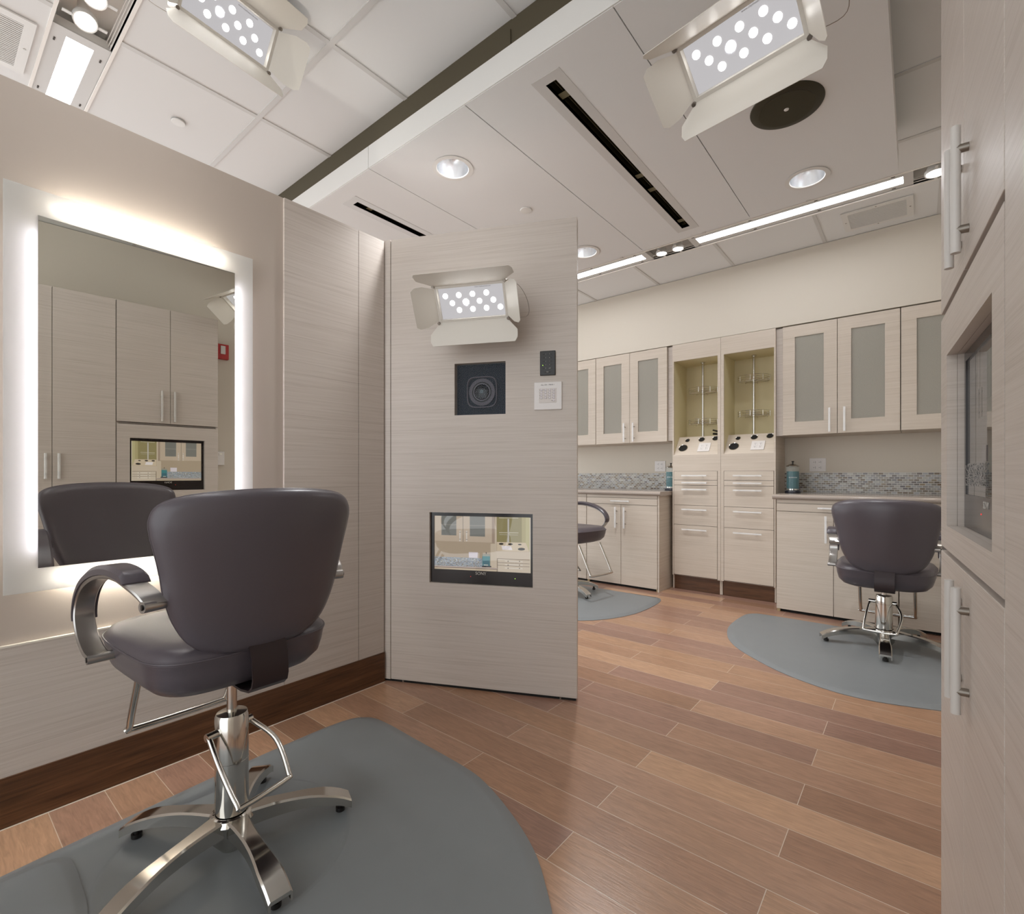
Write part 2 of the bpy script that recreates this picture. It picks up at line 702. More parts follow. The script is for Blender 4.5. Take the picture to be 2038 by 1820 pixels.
b2.box(CX0 + 0.004, CX0 + 0.02, CY0 + 0.01, CY1, ZD + 0.12, ZC + 0.003)
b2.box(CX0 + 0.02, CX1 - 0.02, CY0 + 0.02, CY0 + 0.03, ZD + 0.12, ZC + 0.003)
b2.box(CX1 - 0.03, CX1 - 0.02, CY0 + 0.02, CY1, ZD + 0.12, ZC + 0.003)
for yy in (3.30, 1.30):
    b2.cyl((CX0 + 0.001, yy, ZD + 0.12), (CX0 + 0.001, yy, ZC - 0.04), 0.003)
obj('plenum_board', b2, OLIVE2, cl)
for i, (x0, x1, y0, y1) in enumerate(slots):
    lab = 'long dark slot air diffuser in white flange, nearer the speaker' if i == 0 else \
        'dark slot air diffuser partly hidden behind the tall laminate panel'
    t = thing('slot_diffuser', lab, 'air vent', T(x0, y0, ZD))
    b = B()
    U, V, S = holes([x0 - 0.045, x1 + 0.045], [y0 - 0.045, y1 + 0.045], [(x0, x1, y0, y1)])
    b.slab(U, V, S, -0.0015, lambda u, v, w: (u, v, ZD + w))
    obj('flange', b, GRID, t)
    b = B()
    U, V, S = holes([x0 - 0.004, x1 + 0.004], [y0 - 0.004, y1 + 0.004], [(x0, x1, y0, y1)])
    b.slab(U, V, S, 0.07, lambda u, v, w: (u, v, ZD + 0.0 + w))
    b.box(x0 - 0.004, x1 + 0.004, y0 - 0.004, y1 + 0.004, ZD + 0.07, ZD + 0.075)
    obj('housing', b, OLIVE, t)
    b = B()
    b.box(x0, x1, (y0 + y1) / 2 - 0.001, (y0 + y1) / 2 + 0.001, ZD + 0.02, ZD + 0.05)
    obj('blade', b, mat('olive_blade', '#4a4220', 0.45), t)
    for xx in (x0 + 0.09, x0 + 0.85, x0 + 1.02, x1 - 0.10):
        b = B()
        b.box(xx, xx + 0.035, y0 + 0.002, y1 - 0.002, ZD + 0.012, ZD + 0.014)
        obj('bracket', b, mat('olive_bracket', '#6b6448', 0.5), t)


# ============================================================ CEILING FITTINGS
def downlight(x, y, z, label, k=1.0):
    t = thing('recessed_downlight', label, 'light', T(x, y, z), 'round recessed downlights')
    b = B(T(x, y, z))
    b.lathe([(0.086, 0.0), (0.108, -0.001), (0.110, -0.004), (0.087, -0.005), (0.084, 0.0)], n=48, caps=False)
    obj('trim_ring', b, WHITE, t, smooth=True)
    b = B(T(x, y, z))
    b.lathe([(0.084, 0.0), (0.076, 0.05), (0.05, 0.10), (0.0005, 0.12)], n=48, caps=False)
    obj('reflector', b, mat('bright_reflector', '#dfe0e2', 0.25, 1.0), t, smooth='all')
    b = B(T(x, y, z))
    b.lathe([(0.046, 0.094), (0.046, 0.088)], n=24)
    obj('lamp_disc', b, emis('downlight_glow', (0.97, 0.98, 1, 1), 30.0), t)
    li = bpy.data.lights.new('downlight_beam', 'SPOT')
    li.energy = K_DOWN * k
    li.color = (0.97, 0.98, 1.0)
    li.spot_size = rad(125)
    li.spot_blend = 0.9
    li.shadow_soft_size = 0.05
    lo = bpy.data.objects.new('downlight_beam', li)
    C.objects.link(lo)
    lo.parent = t
    lo.location = (0, 0, -0.012)


downlight(1.861, 1.939, ZD, 'round recessed downlight with bright metal cone, in the dropped panel left of the long slot', 0.5)
downlight(3.176, 0.476, ZD, 'round recessed downlight nearest the round dark ceiling speaker', 0.3)
downlight(3.182, 1.910, ZD, 'round recessed downlight cut off by the edge of the tall laminate panel', 0.9)

t = thing('ceiling_speaker', 'round dark olive ceiling speaker with small badge, set in the dropped white panel', 'speaker', T(2.499, 0.455, ZD))
b = B(T(2.499, 0.455, ZD))
b.lathe([(0.112, -0.012), (0.132, -0.010), (0.146, -0.004), (0.148, 0.0)], n=64, caps=False)
obj('rim', b, OLIVE, t, smooth=True)
b = B(T(2.499, 0.455, ZD))
b.lathe([(0.0005, -0.014), (0.112, -0.0125)], n=64, caps=False)
obj('grille', b, mat('olive_grille', '#2c2606', 0.6, noise=0.3, nscale=900), t, smooth=True)
b = B(T(2.499, 0.455, ZD))
b.lathe([(0.0005, -0.0165), (0.009, -0.016), (0.0105, -0.0135)], n=24, caps=False)
obj('badge', b, WHITE, t, smooth=True)

for (x, y, z, r, lab) in ((2.444, 1.889, ZD, 0.037, 'small white round sensor cover in dropped panel beside the long slot'),
                          (0.910, 3.040, ZC - 0.001, 0.032, 'small white round sensor cover on ceiling tile above the partition')):
    b = B(T(x, y, z))
    b.lathe([(r, 0.0), (r, -0.003), (r * 0.94, -0.006), (r * 0.3, -0.007), (0.0005, -0.007)], n=40, caps=False)
    obj('ceiling_sensor', b, WHITE, smooth=True, label=lab, cat='sensor cover', origin=(x, y, z))


def strip_light(x0, x1, y0, y1, label):
    z = ZC + 0.004
    t = thing('strip_light', label, 'light', T((x0 + x1) / 2, y0, z), 'recessed strip lights in the ceiling troughs')
    b = B()
    gx = 0.052
    U, V, S = holes([x0, x1], [y0, y1], [(x0 + gx, x1 - gx, y0 + 0.05, y1 - 0.05)])
    b.slab(U, V, S, -0.006, lambda u, v, w: (u, v, z + 0.008 + w))
    obj('frame', b, GRID, t)
    b = B()
    b.box(x0 + gx, x1 - gx, y0 + 0.05, y1 - 0.05, z + 0.006, z + 0.010)
    obj('diffuser', b, STRIP, t)
    b = B()
    b.box(x0 + 0.004, x1 - 0.004, y0 + 0.002, y1 - 0.002, z + 0.040, z + 0.042)
    for ya in (y0 + 0.002, y1 - 0.004):
        b.box(x0 + 0.004, x1 - 0.004, ya, ya + 0.002, z + 0.0085, z + 0.040)
    obj('light_shield', b, WHITE, t)  # unseen sheet added above the diffuser to keep its light out of the trough
    b = B()
    k = 0
    yy = y0 + 0.09
    while yy < y1:
        for xx in (x0 + 0.020, x1 - 0.020):
            b.box(xx - 0.003, xx + 0.003, yy, yy + 0.02, z - 0.0005, z + 0.002)
        yy += 0.42
    obj('latch', b, SEAM, t, kind='stuff')


strip_light(T1[0], T1[1], 2.78, 4.30, 'bright white recessed strip light above the mirror partition, at top left')
strip_light(T1[0], T1[1], 0.92, 2.36, 'recessed strip light above the styling chair, nearest the camera in the left trough')
strip_light(T2[0], T2[1], 0.02, 1.42, 'long bright strip light in front of the wall cabinets, between the two spotlight pairs')
strip_light(T2[0], T2[1], 1.78, 3.20, 'bright strip light in the back trough, running behind the tall laminate panel')
strip_light(T2[0], T2[1], 3.56, 5.0, 'farthest strip light of the back trough, behind the partition')


def spot(x, y, z, r, label, tilt):
    t = thing('gimbal_spotlight', label, 'light', T(x, y, z), 'adjustable spotlights in the ceiling troughs')
    R = T(x, y, z) @ Matrix.Rotation(rad(tilt), 4, 'X')
    b = B(R)
    b.lathe([(r, -0.006), (r * 1.12, -0.008), (r * 1.16, 0.0), (r * 1.16, 0.012), (r * 1.02, 0.014), (r, -0.006)], n=40, caps=False)
    obj('gimbal_ring', b, WHITE, t, smooth=True)
    b = B(R)
    b.lathe([(r * 0.98, 0.0), (r * 0.96, 0.03), (r * 0.62, 0.062), (r * 0.55, 0.095), (r * 0.2, 0.10), (0.0005, 0.10)], n=32, caps=False)
    obj('lamp_body', b, WHITE, t, smooth=True)
    b = B(R)
    b.lathe([(0.0005, -0.004), (r * 0.80, -0.003), (r * 0.98, 0.0)], n=40, caps=False)
    obj('lamp_face', b, SPOTM, t, smooth=True)
    for s in (-1, 1):
        b = B(T(x, y, z))
        b.box(s * (r * 1.16), s * (r * 1.16 + 0.030), -0.008, 0.008, -0.002, 0.001)
        obj('bracket', b, WHITE, t)
    if y > -0.5:
        li = bpy.data.lights.new('spot_beam', 'SPOT')
        li.energy = 9.0
        li.color = (1.0, 0.92, 0.84)
        li.spot_size = rad(80)
        li.spot_blend = 0.8
        li.shadow_soft_size = 0.03
        lo = bpy.data.objects.new('spot_beam', li)
        C.objects.link(lo)
        lo.parent = t
        lo.location = (0, 0, -0.02)


spot(0.462, 2.655, ZC - 0.006, 0.036, 'round white gimbal spotlight next to the bright strip light, at top left', -22)
spot(0.462, 2.495, ZC - 0.006, 0.036, 'round gimbal spotlight at the very top left edge of the picture', -22)
spot(4.030, 1.670, ZC - 0.006, 0.040, 'left one of the two small spotlights between the back strip lights', 0)
spot(4.030, 1.530, ZC - 0.006, 0.040, 'right one of the two small spotlights between the back strip lights', 0)
spot(4.030, -0.090, ZC - 0.006, 0.050, 'spotlight in the back trough touching the edge of the near cabinet', 0)


def vent(x0, x1, y0, y1, along, label):
    t = thing('air_vent', label, 'air vent', T((x0 + x1) / 2, (y0 + y1) / 2, ZC), 'white louvred ceiling vents')
    z = ZC + 0.002
    ix, iy = 0.035, 0.038
    b = B()
    U, V, S = holes([x0, x1], [y0, y1], [(x0 + ix, x1 - ix, y0 + iy, y1 - iy)])
    b.slab(U, V, S, -0.007, lambda u, v, w: (u, v, z + w))
    obj('frame', b, WHITE, t)
    b = B()
    b.box(x0 + ix, x1 - ix, y0 + iy, y1 - iy, z - 0.0008, z)
    obj('backing', b, mat('vent_shade', '#8b857e', 0.8), t)
    b = B()
    if along == 'y':
        n = int((x1 - x0 - 2 * ix) / 0.0125)
        for k in range(n):
            xx = x0 + ix + (k + 0.5) * (x1 - x0 - 2 * ix) / n
            b.box(xx - 0.0028, xx + 0.0028, y0 + iy, y1 - iy, z - 0.0065, z - 0.001)
    else:
        n = int((y1 - y0 - 2 * iy) / 0.0125)
        for k in range(n):
            yy = y0 + iy + (k + 0.5) * (y1 - y0 - 2 * iy) / n
            b.box(x0 + ix, x1 - ix, yy - 0.0028, yy + 0.0028, z - 0.0065, z - 0.001)
    obj('louvres', b, WHITE, t)
    for xx, yy in (((x0 + x1) / 2, y0 + 0.018), ((x0 + x1) / 2, y1 - 0.018), (x0 + 0.016, (y0 + y1) / 2), (x1 - 0.016, (y0 + y1) / 2)):
        b = B()
        b.cyl((xx, yy, z - 0.0085), (xx, yy, z - 0.006), 0.005)
        obj('screw', b, STEEL, t)


vent(4.262, 4.592, 0.02, 0.43, 'y', 'white louvred ceiling vent above the frosted glass wall cabinets')
vent(-0.02, 0.340, 2.84, 3.24, 'x', 'white louvred ceiling vent in the top left corner')

# ============================================================ MIRROR WITH BACKLIT BORDER
MY = 2.17
mx0, mx1, mz0, mz1 = 0.184, 0.921, 0.729, 2.012
ix0, ix1, iz0, iz1 = 0.262, 0.850, 0.803, 1.930
t = thing('lit_wall_mirror', 'large wall mirror with glowing frosted border, on the taupe partition', 'mirror', T((mx0 + mx1) / 2, MY, mz0))
b = B()
b.box(ix0, ix1, MY, MY + 0.006, iz0, iz1)
obj('mirror_glass', b, MIRROR, t)
b = B()
U, V, S = holes([mx0, mx1], [mz0, mz1], [(ix0, ix1, iz0, iz1)])
b.slab(U, V, S, 0.005, lambda u, v, w: (u, MY + w, v))
obj('frosted_border', b, FG, t)
yt = MY + 0.024
for nm, p, q in (('light_tube', (ix0 + 0.06, yt, iz1 + 0.034), (ix1 - 0.06, yt, iz1 + 0.034)),
                 ('light_tube', (ix0 + 0.06, yt, iz0 - 0.030), (ix1 - 0.06, yt, iz0 - 0.030)),
                 ('light_tube', (ix0 - 0.006, yt, iz0 + 0.05), (ix0 - 0.006, yt, iz1 - 0.05)),
                 ('light_tube', (ix1 + 0.006, yt, iz0 + 0.05), (ix1 + 0.006, yt, iz1 - 0.05))):
    b = B()
    b.cyl(p, q, 0.007, n=10)
    horizontal = abs(p[2] - q[2]) < 0.01
    obj(nm, b, TUBEM if horizontal else emis('mirror_side_tube_glow', (0.95, 0.93, 1.0, 1), K_MIRROR * 0.14), t)
b = B()
b.box(ix0 + 0.03, ix1 - 0.03, MY + 0.0065, MY + 0.0405, iz0 + 0.03, iz1 - 0.03)
obj('mounting_box', b, mat('mount_grey', '#8a8680', 0.6), t)


# ============================================================ TV PICTURE
def picture(M, w, h, parent):
    """the still shown on the screen: u across, v up, as flat painted areas"""
    def q(x, y):
        u = (x - 250) / 1515
        top = 293 + 22 * u
        bot = 1130 + 70 * u
        return u, 1 - (y - top) / (bot - top)
    layers = [
        ('#a8967f', [(250, 250), (1770, 250), (1770, 1240), (250, 1240)]),
        ('#bba994', [(250, 280), (1170, 280), (1170, 718), (250, 690)]),
        ('#9d8977', [(1170, 300), (1220, 300), (1220, 735), (1170, 720)]),
        ('#70706a', [(360, 290), (605, 290), (605, 606), (362, 600)]),
        ('#70706a', [(820, 290), (1062, 290), (1062, 624), (822, 616)]),
        ('#85827a', [(362, 425), (605, 428), (605, 446), (362, 442)]),
        ('#85827a', [(822, 440), (1062, 440), (1062, 458), (822, 458)]),
        ('#3a3430', [(708, 290), (714, 290), (717, 706), (711, 706)]),
        ('#d0c6ba', [(652, 530), (674, 530), (674, 698), (652, 698)]),
        ('#d0c6ba', [(760, 532), (781, 532), (781, 700), (760, 700)]),
        ('#8d857d', [(652, 550), (682, 550), (682, 560), (652, 560)]),
        ('#8d857d', [(652, 660), (682, 660), (682, 670), (652, 670)]),
        ('#8d857d', [(756, 552), (786, 552), (786, 562), (756, 562)]),
        ('#8d857d', [(756, 664), (786, 664), (786, 674), (756, 674)]),
        ('#c2b29c', [(1150, 735), (1240, 735), (1240, 1115), (1150, 1110)]),
        ('#c3b39e', [(1215, 300), (1245, 300), (1245, 1150), (1215, 1150)]),
        ('#8b8054', [(1245, 300), (1630, 300), (1630, 715), (1245, 705)]),
        ('#a89d70', [(1630, 300), (1745, 300), (1740, 855), (1690, 720), (1630, 715)]),
        ('#b6ad80', [(1690, 300), (1750, 300), (1742, 855), (1690, 720)]),
        ('#aaa49c', [(1410, 340), (1440, 340), (1440, 712), (1410, 712)]),
        ('#d6d0c4', [(1420, 340), (1428, 340), (1428, 712), (1420, 712)]),
        ('#c8c0ac', [(1280, 552), (1580, 556), (1578, 564), (1282, 562)]),
        ('#b2ab98', [(1285, 584), (1575, 592), (1570, 598), (1288, 592)]),
        ('#c8c0ac', [(1280, 318), (1580, 320), (1578, 328), (1282, 328)]),
        ('#cbb99f', [(1250, 706), (1690, 718), (1742, 858), (1250, 848)]),
        ('#c6b6a2', [(1245, 852), (1750, 862), (1750, 985), (1245, 965)]),
        ('#e4dcdc', [(1318, 766), (1462, 768), (1488, 832), (1334, 830)]),
        ('#d5ccd2', [(805, 868), (950, 872), (946, 962), (808, 956)]),
        ('#8f97a0', [(250, 938), (1020, 966), (1020, 1108), (250, 1082)]),
        ('#b9a89e', [(250, 1080), (1280, 1120), (1280, 1136), (250, 1096)]),
        ('#6e5f55', [(250, 1096), (1278, 1136), (1278, 1146), (250, 1106)]),
        ('#c0af97', [(250, 1106), (1240, 1146), (1240, 1180), (250, 1134)]),
        ('#c9bba8', [(1258, 968), (1748, 990), (1748, 1240), (1258, 1240)]),
        ('#c9bda8', [(1748, 320), (1770, 320), (1770, 1240), (1748, 1240)]),
    ]
    for y0, y1 in ((968, 990), (1030, 1050), (1072, 1096)):
        layers.append(('#4a3d33', [(1258, y0), (1748, y1), (1748, y1 + 5), (1258, y0 + 5)]))
    layers.append(('#4a3d33', [(1255, 968), (1261, 968), (1261, 1180), (1255, 1180)]))
    for y0, y1 in ((1000, 1012), (1060, 1066), (1110, 1122)):
        layers.append(('#dcd3c6', [(1372, y0), (1644, y1), (1644, y1 + 14), (1372, y0 + 14)]))
        for xx in (1414, 1588):
            layers.append(('#7b7268', [(xx, y0 + 4), (xx + 16, y0 + 4), (xx + 16, y0 + 20), (xx, y0 + 20)]))
    el = lambda cx, cy, rx, ry: [(cx + rx * math.cos(a * PI / 8), cy + ry * math.sin(a * PI / 8)) for a in range(16)]
    for e in ((1316, 736, 36, 15), (1458, 740, 36, 15), (1600, 745, 28, 11), (1625, 818, 54, 22)):
        layers.append(('#17130d', el(*e)))
    layers += [('#8e9184', [(1022, 900), (1142, 900), (1142, 936), (1022, 936)]),
               ('#2b7b80', [(1022, 932), (1142, 934), (1142, 1086), (1022, 1082)]),
               ('#215f6d', [(1030, 1000), (1134, 1000), (1134, 1080), (1030, 1078)]),
               ('#1b2234', [(1018, 1082), (1160, 1086), (1164, 1108), (1016, 1104)]),
               ('#c9c4b8', [(1046, 1066), (1112, 1068), (1112, 1080), (1046, 1078)]),
               ('#1e1a18', [(1074, 870), (1090, 870), (1086, 900), (1078, 900)])]
    rnd = random.Random(3)
    for k in range(430):
        x = rnd.uniform(254, 1000)
        s = (x - 250) / 770
        y = rnd.uniform(942 + 28 * s, 1072 + 24 * s)
        c = rnd.choice(['#7b705c', '#b9c0c2', '#6d7380', '#9c8f74', '#c3c6c4', '#857a6c'])
        layers.append((c, [(x, y), (x + 16, y), (x + 16, y + 7), (x, y + 7)]))
    b_ = B(M)
    names = []
    idx = []
    for k, (c, P) in enumerate(layers):
        pts = []
        for x, y in P:
            u, v = q(x, y)
            pts.append((min(max(u, 0), 1) * w, -0.00004 * (1 + k if k < 100 else 101), min(max(v, 0), 1) * h))
        f = b_.face(pts)
        if f is None:
            continue
        if c not in names:
            names.append(c)
        f.material_index = names.index(c)
    ms = [screen_mat('screen_' + c[1:], lin(c), 0.60) for c in names]
    bm = b_.bm
    bmesh.ops.recalc_face_normals(bm, faces=bm.faces)
    me = bpy.data.meshes.new('screen_picture')
    bm.transform(WORLD[parent].inverted())
    bm.to_mesh(me)
    bm.free()
    for m_ in ms:
        me.materials.append(m_)
    o = bpy.data.objects.new('screen_picture', me)
    o.parent = parent
    WORLD[o] = WORLD[parent].copy()
    C.objects.link(o)
    return o


def monitor(MF, x0, x1, z0, z1, yd, label):
    """screen unit set into an opening; MF frame with room side -y; yd its face depth"""
    t = thing('television', label, 'television', MF @ Matrix.Translation(((x0 + x1) / 2, yd, z0)), 'built-in televisions')
    w_, h_ = x1 - x0, z1 - z0
    sx0, sx1 = x0 + 0.034 * w_, x1 - 0.024 * w_
    sz0, sz1 = z0 + 0.186 * h_, z1 - 0.05 * h_
    b = B(MF)
    b.box(x0, x1, yd + 0.002, yd + 0.03, z0, z1)
    obj('back_shell', b, BLACK, t)
    b = B(MF)
    U, V, S = holes([x0, x1], [z0, z1], [(sx0, sx1, sz0, sz1)])
    b.slab(U, V, S, -0.004, lambda u, v, w: (u, yd + 0.002 + w, v))
    obj('bezel', b, mat('bezel_black', '#1e1615', 0.18), t)
    ps = picture(MF @ Matrix.Translation((sx0, yd + 0.0016, sz0)), sx1 - sx0, sz1 - sz0, t)
    text('maker_lettering', 'SONY', 0.022 * w_ / 0.55, MF @ Matrix.Translation(((x0 + x1) / 2 + 0.0, yd - 0.0026, z0 + 0.148 * h_)) @ Matrix.Rotation(PI / 2, 4, 'X'),
         mat('lettering_silver', '#b8b4ae', 0.4), t)
    for fx, fz, m_ in ((0.40, 0.10, REDLED), (0.83, 0.10, GREENLED)):
        b = B(MF)
        c = (x0 + fx * w_, yd - 0.0026, z0 + fz * h_)
        b.cyl(c, (c[0], c[1] + 0.001, c[2]), 0.0016, n=8)
        obj('pilot_light', b, m_, t)
    return t


# ============================================================ TALL LAMINATE PANEL
MP = T(1.613, 2.209, 0, -64.5)
pt = thing('hinged_wall_panel', 'tall grey laminate panel standing free at an angle, with television and camera window', 'panel', T(1.613, 2.209, 0.006, -64.5))
mon = (0.2625, 0.812, 0.539, 0.906)
cwin = (0.401, 0.673, 1.408, 1.674)
b = B(MP)
b.box(-0.006, 0.0385, 0.0, 0.042, 0.012, ZP + 0.004)
obj('hinge_stile', b, WOODP, pt)
b = B(MP)
U, V, S = holes([0.0425, 1.031], [0.014, ZP + 0.004], [mon, cwin])
b.slab(U, V, S, 0.042, lambda u, v, w: (u, w, v))
obj('main_leaf', b, WOODP, pt)
b = B(MP)
b.box(0.0385, 0.0425, 0.012, 0.04, 0.02, ZP)
obj('seam_filler', b, SEAM, pt)
b = B(MP)
b.box(0.2, 0.87, 0.0425, 0.13, 0.45, 1.75)
b.box(0.0, 1.02, 0.0425, 0.05, 0.02, ZP)
obj('rear_box', b, WOODP, pt)
b = B(MP)
b.box(0.0, 1.025, 0.006, 0.036, 0.0, 0.0145)
obj('gap_shade_strip', b, VOID, pt)  # black strip added to shade the floor gap and block light from behind
for xx in (0.11, 0.95):
    b = B(MP)
    b.cyl((xx, 0.0055, 0.0), (xx, 0.0055, 0.0115), 0.005)
    obj('foot', b, STEEL, pt)
monitor(MP, mon[0] + 0.002, mon[1] - 0.0005, mon[2] + 0.002, mon[3] - 0.0005, 0.018, 'television set into the angled laminate panel below the camera window')

# camera behind its window
cm = thing('video_camera', 'dark video camera with big round lens behind square window in the laminate panel', 'camera',
           MP @ Matrix.Translation((0.54, 0.04, 1.50)))
b = B(MP)
x0, x1, z0, z1 = cwin
b.box(x0, x1, 0.0395, 0.0415, z0, z1)
obj('backboard', b, mat('window_navy', '#1b2636', 0.7), cm)
b = B(MP)
b.box(x0 + 0.0005, x1 - 0.0005, 0.011, 0.0125, z0 + 0.0005, z1 - 0.0005)
obj('window_pane', b, GLASS, cm)
cxp, czp = 0.539, 1.528


def sq(r, n=40, p=4.5):
    out = []
    for i in range(n):
        a = 2 * PI * i / n
        c, s = math.cos(a), math.sin(a)
        k = (abs(c) ** p + abs(s) ** p) ** (-1 / p)
        out.append((r * c * k, r * s * k))
    return out


b = B(MP)
b.rings([[(cxp + x * f, d, czp + y * f) for x, y in sq(0.080)] for f, d in ((0.93, 0.034), (1.0, 0.033), (1.0, 0.028), (0.96, 0.0275), (0.94, 0.033))], caps=False)
obj('lens_hood', b, mat('hood_grey', '#6a6672', 0.5), cm, smooth=True)
for nm, ro, ri, d, c in (('focus_ring', 0.070, 0.052, 0.031, '#5a5662'), ('lens_ring', 0.052, 0.046, 0.029, '#15161c'), ('inner_ring', 0.045, 0.041, 0.0285, '#777480')):
    b = B(MP)
    b.rings([[(cxp + r * math.cos(2 * PI * i / 48), y, czp + r * math.sin(2 * PI * i / 48)) for i in range(48)]
             for r, y in ((ri, d + 0.003), (ri, d), (ro, d), (ro, d + 0.003))], caps=False)
    obj(nm, b, mat('ring_' + c[1:], c, 0.45), cm, smooth=True)
b = B(MP)
b.rings([[(cxp + r * math.cos(2 * PI * i / 40), y, czp + r * math.sin(2 * PI * i / 40)) for i in range(40)]
         for r, y in ((0.041, 0.031), (0.03, 0.027), (0.012, 0.0255), (0.001, 0.0252))], caps=False)
obj('front_element', b, mat('lens_blue', '#060b1c', 0.12), cm, smooth='all')
b = B(MP)
b.rings([[(cxp + r * math.cos(2 * PI * i / 6 + .3), 0.0248, czp + 0.002 + r * math.sin(2 * PI * i / 6 + .3)) for i in range(6)] for r in (0.011, 0.0005)], caps=False)
obj('iris_glint', b, mat('iris_grey', '#5b6c74', 0.4), cm)

# keypads
t = thing('security_keypad', 'small black keypad with green pilot light, above the white keypad on the panel', 'keypad', MP @ Matrix.Translation((0.888, 0, 1.59)))
b = B(MP)
b.box(0.850, 0.927, -0.008, -0.0003, 1.590, 1.711, bev=0.0025)
obj('body', b, BLACK, t)
b = B(MP)
b2 = B(MP)
for r in range(5):
    for c_ in (0, 1):
        xx = 0.873 + 0.026 * c_
        zz = 1.694 - 0.0175 * r
        b.box(xx - 0.008 + c_ * 0.009, xx - 0.001 + c_ * 0.009, -0.0088, -0.008, zz - 0.003, zz + 0.003)
b.box(0.875, 0.903, -0.0088, -0.008, 1.603, 1.609)
obj('buttons', b, mat('button_black', '#241f1c', 0.5), t)
for r in range(5):
    for c_ in (0, 1):
        s_ = '12345678'[r + 4 * c_] if r < 4 else ('9', 'OFF')[c_]
        text('button_lettering', s_, 0.0055, MP @ Matrix.Translation((0.879 + 0.020 * c_, -0.009, 1.694 - 0.0175 * r)) @ Matrix.Rotation(PI / 2, 4, 'X'), WHITEP, t, 0.0001)
text('button_lettering', 'ON', 0.0065, MP @ Matrix.Translation((0.888, -0.0092, 1.606)) @ Matrix.Rotation(PI / 2, 4, 'X'), WHITEP, t, 0.0001)
b = B(MP)
b.cyl((0.865, -0.0085, 1.640), (0.865, -0.008, 1.640), 0.0022, n=10)
obj('pilot_light', b, GREENLED, t)
t = thing('lighting_keypad', 'square white wall keypad lettered ALL ON - PRESS 1, right edge of the panel', 'keypad', MP @ Matrix.Translation((0.889, 0, 1.42)))
b = B(MP)
b.box(0.820, 0.959, -0.008, -0.0003, 1.421, 1.558, bev=0.0035)
obj('cover_plate', b, WHITEP, t)
b = B(MP)
b.box(0.846, 0.932, -0.0095, -0.008, 1.455, 1.526, bev=0.0007)
obj('button_frame', b, mat('warm_white', '#d2cbc6', 0.4), t)
b = B(MP)
k = 0
for c_ in range(4):
    for r in range(5):
        if r == 4 and c_ < 3:
            continue
        xx, zz = 0.8575 + c_ * 0.0205, 1.518 - r * 0.0128
        b = B(MP)
        b.box(xx - 0.0048, xx + 0.0058, -0.0125, -0.0094, zz - 0.0048, zz + 0.0048, bev=0.0007)
        obj('button', b, mat('button_white', '#cfc9cc', 0.3), t)
        k += 1
INK = mat('black_ink', '#1b1717', 0.6)
text('lettering', 'ALL ON - PRESS 1', 0.0088, MP @ Matrix.Translation((0.889, -0.0083, 1.543)) @ Matrix.Rotation(PI / 2, 4, 'X'), INK, t, 0.0001)
b = B(MP)
for c_ in range(4):
    for r in range(4):
        xx, zz = 0.8505 + c_ * 0.0205, 1.518 - r * 0.0128
        b.box(xx - 0.001, xx + 0.0008, -0.0097, -0.0095, zz + 0.001, zz + 0.003)
        b.box(xx - 0.001, xx + 0.0008, -0.0097, -0.0095, zz - 0.003, zz - 0.001)
b.box(0.9085, 0.9125, -0.0097, -0.0095, 1.4645, 1.4665)
obj('button_numbers', b, INK, t)


# ============================================================ BARN-DOOR LAMPS
def hinge_plate(M, w0, w1, length, ang, edge, corner=0.02):
    """flap hinged along an edge; local: x along the hinge, flap runs out in -y / +z turned by ang"""
    b_ = B(M)
    c, s = math.cos(ang), math.sin(ang)
    pts = [(-w0 / 2, 0), (-w0 / 2 - (w1 - w0) / 2 * 0.55, length * 0.28), (-w1 / 2, length * 0.5), (-w1 / 2, length - corner), (-w1 / 2 + corner * 0.6, length),
           (w1 / 2 - corner * 0.6, length), (w1 / 2, length - corner), (w1 / 2, length * 0.5), (w0 / 2 + (w1 - w0) / 2 * 0.55, length * 0.28), (w0 / 2, 0)]
    rr = []
    for th in (0, 0.0016):
        rr.append([(x, -l * c + th * s, l * s + th * c) for x, l in pts])
    b_.rings(rr)
    return b_


